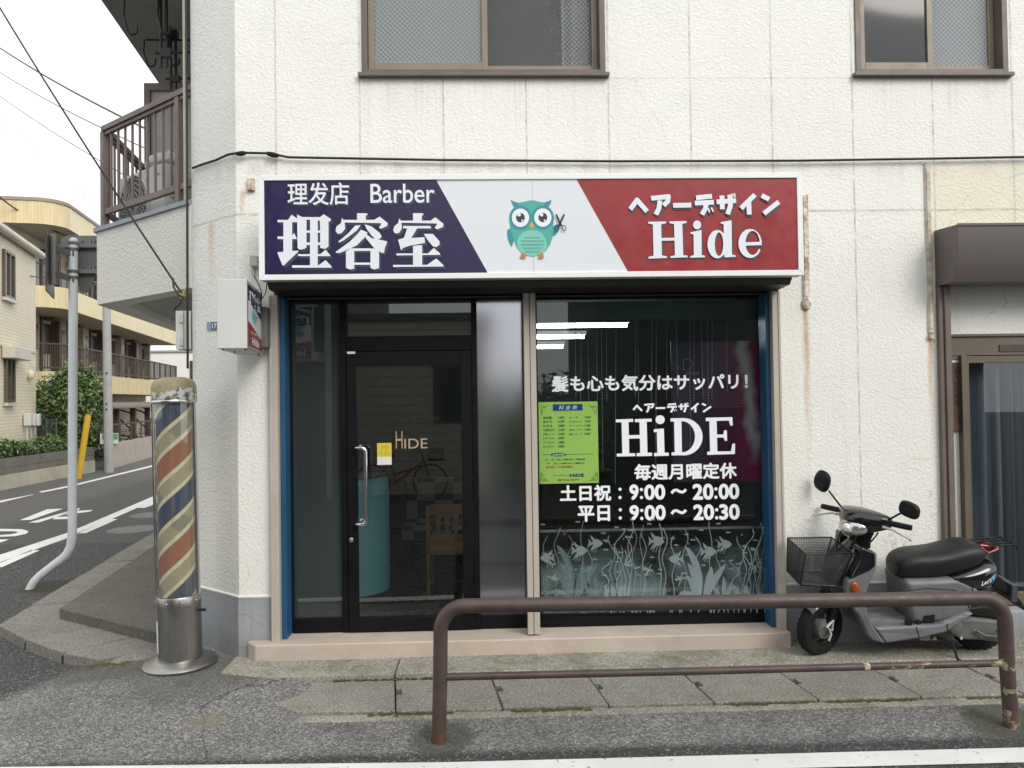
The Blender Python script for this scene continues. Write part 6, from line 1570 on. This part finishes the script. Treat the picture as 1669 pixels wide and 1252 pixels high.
for px in (38,45,52): g = MB(); a_ = hp(px,688,.02); g.obox(V(a_.x,a_.y,hp(px,694).z), -hd_*.19, hn*.16, V(0,0,.30)); g.tube([V(a_.x,a_.y,hp(px,694).z)+hn*.06-hd_*.08, V(a_.x,a_.y,.1)+hn*.06-hd_*.08], .02, 6); g.build('gas_meter', M('meter_white', (.60,.60,.57), .5), ho, bevel=.01)
fn_ = thing('wire_fence', 'thin dark wire fence beside the tiled house in front of the bush', 'fence', (-11.4,15.2,zt1))
g = MB(); fa, fb = aty(60,705,15.3), aty(92,705,15.3)
for i in range(3): p = fa.lerp(fb, i/2); g.tube([V(p.x,15.3,.2), V(p.x,15.3,aty(70,682,15.3).z)], .025, 6)
for i in range(14): p = fa.lerp(fb, i/13); g.tube([V(p.x,15.3,.4), V(p.x,15.3,aty(70,683,15.3).z)], .006, 4)
for k in range(5): z = aty(70,683+9*k,15.3).z; g.tube([V(fa.x,15.3,z), V(fb.x,15.3,z)], .006, 4)
g.build('mesh', M('fence_wire', (.07,.075,.07), .6), fn_)

# ---------------------------------------------------------------- yellow apartment block
A0 = V(-12.7,18.3,0); ae = V(-.181,.9835,0); an = V(.9835,.181,0)
def ap(px, py, d=0): return onpl(px, py, A0+an*d, an)
at_ = lambda t, d, z=0: A0+ae*t+an*d+V(0,0,z)
ytile = NT('yellow_tile'); p_ = ytile.pos(); x_, y_, z_ = ytile.sep(p_)
st_ = ytile.math('FRACT', ytile.math('MULTIPLY', ytile.math('ADD', x_, ytile.math('MULTIPLY', y_, .9)), 9.0))
cy_ = ytile.ramp(ytile.noise(ytile.mapped(p_, (6,6,.6)), 1.0, 4), [(.35,(.58,.475,.275)),(.6,(.67,.565,.35)),(.75,(.50,.43,.28))])
cy_ = ytile.mix(ytile.math('MULTIPLY', ytile.math('LESS_THAN', st_, .12), .45), cy_, (.34,.26,.13)); ytile = ytile.set(cy_, .7)
ysm = M('yellow_render', (.72,.62,.40), .75, (.78,.69,.47), 1.2)
apt = thing('apartment_block', 'yellow three-storey apartment block with open access balconies and a rounded corner', 'building', A0)
END = 15.7
def plan(off, rad=.75):
    out = [at_(-.55-off, -2.6), at_(-.55-off, -rad)]
    out += [at_(-.55-off+(rad+0)*(1-cos(k*pi/16)), -rad+(rad+off)*sin(k*pi/16)) for k in range(1, 9)]
    return out + [at_(END, off)]
ztop = ap(110,336).z
bands = [(ap(110,640).z, ap(110,606).z), (ap(110,504).z, ap(110,470).z), (ap(110,372).z, ztop)]
for k, (za_, zb__) in enumerate(bands):
    g = MB(); pts = plan(0); 
    for i in range(len(pts)-1):
        p, q = pts[i], pts[i+1]; g.add([(p.x,p.y,za_),(q.x,q.y,za_),(q.x,q.y,zb__),(p.x,p.y,zb__)], [(0,1,2,3)], 1 if (i == len(pts)-2 and k > 0) else 0, True)
    back = [at_(END,-1.6), at_(-.4,-2.6)]
    poly = [(p.x,p.y) for p in pts]+[(p.x,p.y) for p in back]
    for z, rev in ((za_,1),(zb__,0)): g.add([(x,y,z) for x, y in poly], [list(range(len(poly)))[::-1] if rev else list(range(len(poly)))], 2)
    g.add([(pts[-1].x,pts[-1].y,za_),(back[0].x,back[0].y,za_),(back[0].x,back[0].y,zb__),(pts[-1].x,pts[-1].y,zb__)], [(0,1,2,3)], 1)
    g.build('balcony_band', [ytile, ysm, M('soffit_beige', (.38,.34,.27), .8)], apt)
g = MB(); pts = [at_(-.55,-2.4), at_(-.3,-1.5), at_(END-.1,-1.5), at_(END-.1,-7), at_(-.55,-7)]
g.prism([(p.x,p.y) for p in pts], -.1, ztop-.1, 'z'); g.build('wall', M('apartment_wall', (.48,.42,.33), .8, (.60,.54,.44), 2), apt)
g = MB(); e0, e1_ = at_(-.62,-2.35), at_(-.62,-7); g.obox(V(e0.x,e0.y,-.1), e1_-e0, ae*.06, V(0,0,ztop+.05)); g.build('end_wall', M('end_wall_white', (.56,.55,.52), .8, (.62,.61,.58), 1), apt)
g = MB(); pts = plan(.03); 
for i in range(len(pts)-1): p, q = pts[i], pts[i+1]; g.add([(p.x,p.y,ztop),(q.x,q.y,ztop),(q.x,q.y,ztop+.10),(p.x,p.y,ztop+.10)], [(0,1,2,3)])
pp = [(p.x,p.y) for p in pts]+[(at_(END,-7).x,at_(END,-7).y),(at_(-.6,-7).x,at_(-.6,-7).y)]; g.add([(x,y,ztop+.10) for x, y in pp], [list(range(len(pp)))]); g.build('roof', M('roof_edge', (.30,.24,.20), .7), apt)
drm = [M('flat_door_brown', (.10,.065,.045), .5), M('flat_door_cream', (.44,.38,.29), .5), M('flat_dark_window', (.035,.04,.045), .2)]
for k in (0, 1):
    z0_ = bands[k][1]-.55 if k else bands[0][1]-.05
    for i in range(6):
        t = 1.1+2.45*i
        d_o = MB().obox(at_(t,-1.5,z0_), ae*.8, an*.05, V(0,0,1.95)).build('flat_door', drm[1], apt)
        MB().obox(at_(t+.28,-1.45,z0_+.85), ae*.38, an*.02, V(0,0,.8)).build('door_window', drm[2], d_o)
        wo = MB().obox(at_(t+1.1,-1.5,z0_+.75), ae*.75, an*.04, V(0,0,1.0)).build('flat_window', drm[2], apt)
        g = MB(); g.obox(at_(t+1.1,-1.46,z0_+1.85), ae*.5, an*.35, V(0,0,.28)); g.build('vent_hood', drm[0], apt)
        g = MB(); g.obox(at_(t+1.95,-1.5,z0_), ae*.2, an*.25, V(0,0,2.1)); g.tube([at_(t+.95,-1.44,z0_), at_(t+.95,-1.44,z0_+2.1)], .05, 6); g.build('pipe_shaft', drm[i % 2], apt)
zr0, zr1 = ap(110,601).z, ap(110,560).z
brm = M('apartment_rail', (.065,.045,.038), .5)
pts = plan(-.08)[2:]
g = MB()
for i in range(len(pts)-1):
    p, q = pts[i], pts[i+1]
    for z, h in ((zr1,.05),(zr0+.05,.05),): beam(g, V(p.x,p.y,z), V(q.x,q.y,z), .05, h)
g.build('railing', brm, apt)
g = MB(); L0 = pts[-2]; L1 = pts[-1]; n = 100
for i in range(n+1):
    p = L0.lerp(L1, i/n); big = i % 7 == 0; s = .03 if big else .011
    g.obox(V(p.x,p.y,zr0-.05)-ae*s-an*s, ae*s*2, an*s*2, V(0,0,zr1-zr0+.03))
for i in range(len(pts)-2):
    for k in range(2): p = pts[i].lerp(pts[i+1], k/2); g.obox(V(p.x,p.y,zr0-.02)-ae*.011-an*.011, ae*.022, an*.022, V(0,0,zr1-zr0))
g.build('balusters', brm, apt)
g = MB(); z3 = bands[1][1]
for i in range(60): p = at_(.2+.26*i,-.1); g.obox(V(p.x,p.y,z3)-ae*.012-an*.012, ae*.024, an*.024, V(0,0,.62))
beam(g, at_(.1,-.1,z3+.66), at_(END,-.1,z3+.66), .05, .06); g.build('upper_railing', brm, apt)
# shed with bicycles
shm = M('shed_frame', (.085,.06,.045), .6)
sh_ = thing('bicycle_shed', 'brown open bicycle shed with a sloping canopy under the apartment block', 'shed', at_(3,1.4,-.08))
zc = ap(150,660,1.4).z
g = MB(); g.obox(at_(-.8,1.5,zc-.12), ae*13, V(0,0,.06), -an*1.5+V(0,0,.14)); g.build('canopy', M('canopy_brown', (.20,.16,.13), .6), sh_)
for i in range(6): MB().obox(at_(.4+1.9*i,1.3,-.08), ae*.18, -an*.16, V(0,0,zc-.04)).build('post', shm, sh_)
g = MB(); 
for i in range(6):
    g.tube([at_(.5+1.9*i,1.2,zc-.9), at_(.5+1.9*i,.6,zc-.3), at_(.5+1.9*i,.0,zc-.1)], .03, 6)
g.build('brace', shm, sh_)
lw_ = thing('low_wall', 'low pinkish beige block wall with a dark rail in front of the bicycle shed', 'wall', at_(3,1.6,-.08))
zl = ap(160,727,1.7).z
g = MB(); 
for i in range(5): g.obox(at_(-2.2+2.6*i,1.75,-.1), ae*2.57, -an*.14, V(0,0,zl+.1))
g.build('blocks', M('pink_blocks', (.36,.305,.26), .8, (.44,.38,.325), 3), lw_)
g = MB(); beam(g, at_(-2.2,1.68,zl+.55), at_(11,1.68,zl+.55), .05, .05)
for i in range(12): g.obox(at_(-2.2+1.2*i,1.68,zl), ae*.04, an*.04, V(0,0,.55))
g.build('rail', shm, lw_)
nb2 = thing('notice_board', 'green and white notice plate on the shed rail behind the utility pole', 'sign', ap(179,716,1.8))
n0, n1, n2, n3 = ap(165,724,1.8), ap(193,723,1.8), ap(193,706,1.8), ap(165,707,1.8)
MB().add([n0,n1,n2,n3]+[q-an*.03 for q in (n0,n1,n2,n3)], [(0,1,2,3),(1,0,4,5),(2,1,5,6),(3,2,6,7),(0,3,7,4)]).build('board', M('notice_white', (.62,.66,.62), .5), nb2)
g = MB(); L_ = lambda u, v_: tuple(n0.lerp(n1,u).lerp(n3.lerp(n2,u),v_)+an*.01)
g.add([L_(.06,.42),L_(.94,.42),L_(.94,.94),L_(.06,.94)], [(0,1,2,3)], 0); g.add([L_(.12,.55),L_(.62,.55),L_(.62,.62),L_(.12,.62)], [(0,1,2,3)], 1); g.add([L_(.12,.74),L_(.5,.74),L_(.5,.82),L_(.12,.82)], [(0,1,2,3)], 2)
g.build('print', [plain('notice_green', (.06,.30,.09), .5), plain('notice_pale', (.45,.6,.45), .5), plain('notice_dark', (.03,.12,.04), .5)], nb2)
def bicycle(base, d, s, lab, frame_c, grp=None, label_root=True):
    d = d.normalized(); t = thing('bicycle', lab, 'bicycle', base, grp); r = .31*s
    fm = M('bicycle_frame', frame_c, .35); P = lambda u, z, l=0: base+d*(u*s)+V(0,0,z*s)+V(-d.y,d.x,0)*(l*s)
    for u in (-.53,.53):
        g = MB(); g.tube([P(u+.31*cos(k*pi/14), .33+.31*sin(k*pi/14)) for k in range(28)], .016*s, 6, closed=True); wl = g.build('wheel', blackr, t)
        g = MB()
        for k in range(12): g.tube([P(u,.33), P(u+.30*cos(k*pi/6), .33+.30*sin(k*pi/6))], .0025, 3)
        g.build('spokes', lgrey, wl)
    g = MB(); hdp = P(.40,.80); bb = P(-.08,.30); stp_ = P(-.2,.68)
    for q in ((bb,stp_),(P(.42,.70),bb+V(0,0,.04)),(P(.40,.62),P(-.13,.46)),(bb,P(-.53,.33)),(stp_,P(-.53,.33)),(P(.38,.86),P(.53,.33))): g.tube(list(q), .017*s, 8)
    g.build('frame', fm, t)
    g = MB(); g.ball(P(-.22,.80), (.12*s,.07*s,.045*s), 12); g.tube([stp_,P(-.22,.78)], .013*s, 6); g.build('saddle', blackr, t)
    g = MB(); g.tube([P(.38,.84),P(.36,.98)], .013*s, 6); g.tube([P(.2,.99,-.26),P(.34,1.0,-.2),P(.38,.98,0),P(.34,1.0,.2),P(.2,.99,.26)], .012*s, 6); g.build('handlebar', lgrey, t)
    g = MB(); b = P(.62,.72); sd = V(-d.y,d.x,0)
    g.obox(b-sd*.16*s-d*.12*s, d*.28*s, sd*.32*s, V(0,0,.02)); 
    for k in range(5):
        z = .05*k*s; g.tube([b-sd*.16*s-d*.12*s+V(0,0,z), b+sd*.16*s-d*.12*s+V(0,0,z), b+sd*.16*s+d*.16*s+V(0,0,z), b-sd*.16*s+d*.16*s+V(0,0,z)], .006, 4, closed=True)
    g.build('basket', cablem, t); return t
b1 = bicycle(at_(1.5,.6,-.08), an*.8+ae*.55, 1.05, 'dark bicycle parked in the shed just right of the utility pole', (.02,.02,.025), 'bicycles in the shed')
b2 = bicycle(at_(3.1,.7,-.08), an*.9+ae*.4, 1.05, 'dark bicycle deeper in the shed, next along from the utility pole', (.03,.03,.035), 'bicycles in the shed')
b3 = bicycle(at_(5.2,.7,-.08), an*.9+ae*.3, 1.05, 'grey bicycle farthest along the shed beside the barber pole edge', (.10,.10,.11), 'bicycles in the shed')
wb = thing('white_house', 'plain white house far down the side street beyond the apartments', 'house', (-17.5,42,0))
q0, q1 = aty(262,700,42), aty(330,574,42); MB().box(q0.x-1,q1.x+4,42,50,-.1,q1.z).build('wall', M('far_white', (.66,.65,.62), .8, (.72,.71,.68), .6), wb)
g = MB(); q0, q1 = aty(309,620,41.9), aty(316,588,41.9); g.box(q0.x,q1.x,41.93,42.02,q0.z,q1.z); wn = g.build('window', winm, wb); MB().box(q0.x+.05,q1.x-.05,41.9,41.93,q0.z+.05,q1.z-.05).build('pane', gls, wn)
MB().box(aty(258,700,42).x-1,aty(330,574,42).x+4.1,41.9,50,aty(300,574,42).z,aty(300,574,42).z+.12).build('roof', M('far_roof', (.3,.3,.3), .7), wb)

for k, (x0, x1, y, h, cc, lab) in enumerate(((-11.5,-5.2,46,6.2,(.42,.38,.30),'beige house closing the view at the far end of the side street'), (-4.6,3.5,44,5.4,(.36,.37,.38),'grey house at the far end of the side street behind the shop'))):
    hh_ = thing('far_house', lab, 'house', ((x0+x1)/2,y,0))
    MB().box(x0,x1,y,y+8,-.1,h).build('wall', M('far_house_wall', cc, .8), hh_)
    MB().prism([(x0-.3,h),(x1+.3,h),((x0+x1)/2,h+1.7)], y-.3, y+8.3, 'y').build('roof', M('far_house_roof', (.10,.10,.11), .7), hh_)
    for q in (.25,.68):
        xx = x0+(x1-x0)*q; wf = MB().box(xx-.6,xx+.6,y-.05,y+.02,3.4,4.6).build('window', winm, hh_); MB().box(xx-.52,xx+.52,y-.07,y-.05,3.48,4.52).build('pane', gls, wf)
# ---------------------------------------------------------------- across the street (seen in the shop glass)
ob = thing('dark_flats', 'dark grey flats with balcony slabs across the street, mirrored in the door glass', 'building', (-6,-9.4,0))
dg_ = M('flats_dark', (.055,.06,.07), .7, (.08,.085,.095), 2); lg_ = M('flats_light', (.42,.43,.45), .7)
MB().box(-12,-2.75,-16,-9.6,-.1,6.6).build('wall', dg_, ob)
for z in (2.5,4.6): MB().box(-11.5,-3.2,-9.6,-8.9,z,z+.18).build('balcony_slab', lg_, ob)
for z in (2.68,4.78):
    g = MB(); g.box(-11.5,-3.2,-8.96,-8.92,z+.85,z+.92)
    for i in range(28): x = -11.4+.3*i; g.box(x,x+.03,-8.95,-8.92,z,z+.85)
    g.build('railing', lg_, ob)
MB().tube([(-3.0,-8.9,-.1),(-3.0,-8.9,6.5)], .06, 8).build('downpipe', lg_, ob)
oh = thing('siding_house', 'beige siding house across the street, mirrored in the door glass', 'house', (-1.3,-9.2,0))
sdm = NT('siding'); p_ = sdm.pos(); x_, y_, z_ = sdm.sep(p_); fz_ = sdm.math('FRACT', sdm.math('MULTIPLY', z_, 5.5))
sdm = sdm.set(sdm.mix(sdm.math('LESS_THAN', fz_, .1), (.50,.47,.38), (.24,.22,.18)), .7)
MB().box(-2.7,.0,-14,-9.3,-.1,3.3).build('wall', sdm, oh); MB().box(-2.74,.1,-14.2,-9.2,3.3,3.42).build('roof', M('siding_roof', (.09,.085,.08), .7), oh)
g = MB(); g.box(-1.05,-.35,-9.3,-9.26,1.3,2.4); ow = g.build('window', winm, oh); MB().box(-1.0,-.4,-9.26,-9.25,1.35,2.35).build('pane', gls, ow)
ohd = thing('garden_hedge', 'green garden hedge across the street beside the siding house', 'hedge', (1.2,-9.4,0))
g = MB()
for i in range(5): foliage(g, (.35+.42*i,-9.3,1.15), (.4,.4,1.15), 500, .11, 70+i)
g.build('leaves', [M('garden_leaf', (.10,.19,.04), .5), M('garden_leaf_light', (.17,.27,.07), .5), lf[1]], ohd); g = MB()
for i in range(6): g.tube([(.2+.35*i,-9.3,-.1),(.22+.35*i,-9.3,1.5)], .03, 6)
g.build('stems', M('hedge_stems', (.05,.035,.02), .9), ohd)
oc = thing('louvre_house', 'grey house with louvred shutters across the street, mirrored in the shop window', 'house', (5,-9.5,0))
MB().box(2.2,10,-15,-9.6,-.1,5.6).build('wall', M('louvre_wall', (.06,.06,.065), .7, (.085,.085,.09), 2), oc); MB().box(2.1,10.1,-15.1,-9.4,5.6,5.75).build('roof', M('louvre_roof', (.07,.07,.07), .7), oc)
g = MB()
for i in range(22): z = 1.5+.06*i; g.box(4.3,5.6,-9.6,-9.56,z,z+.035)
g.build('louvre_shutter', lg_, oc)
g = MB()
for i in range(40): x = 2.4+.16*i; g.box(x,x+.02,-8.9,-8.88,-.1,1.1)
g.box(2.4,8.8,-8.91,-8.87,1.1,1.14); tag(g.build('garden_fence', M('fence_dark', (.05,.05,.05), .6)), 'dark upright-bar garden fence across the street before the grey house', 'fence')
bk = bicycle(V(-1.6,-8.5,-.08), V(1,.05,0), 1.0, 'pink bicycle parked across the street before the siding house', (.30,.03,.09))
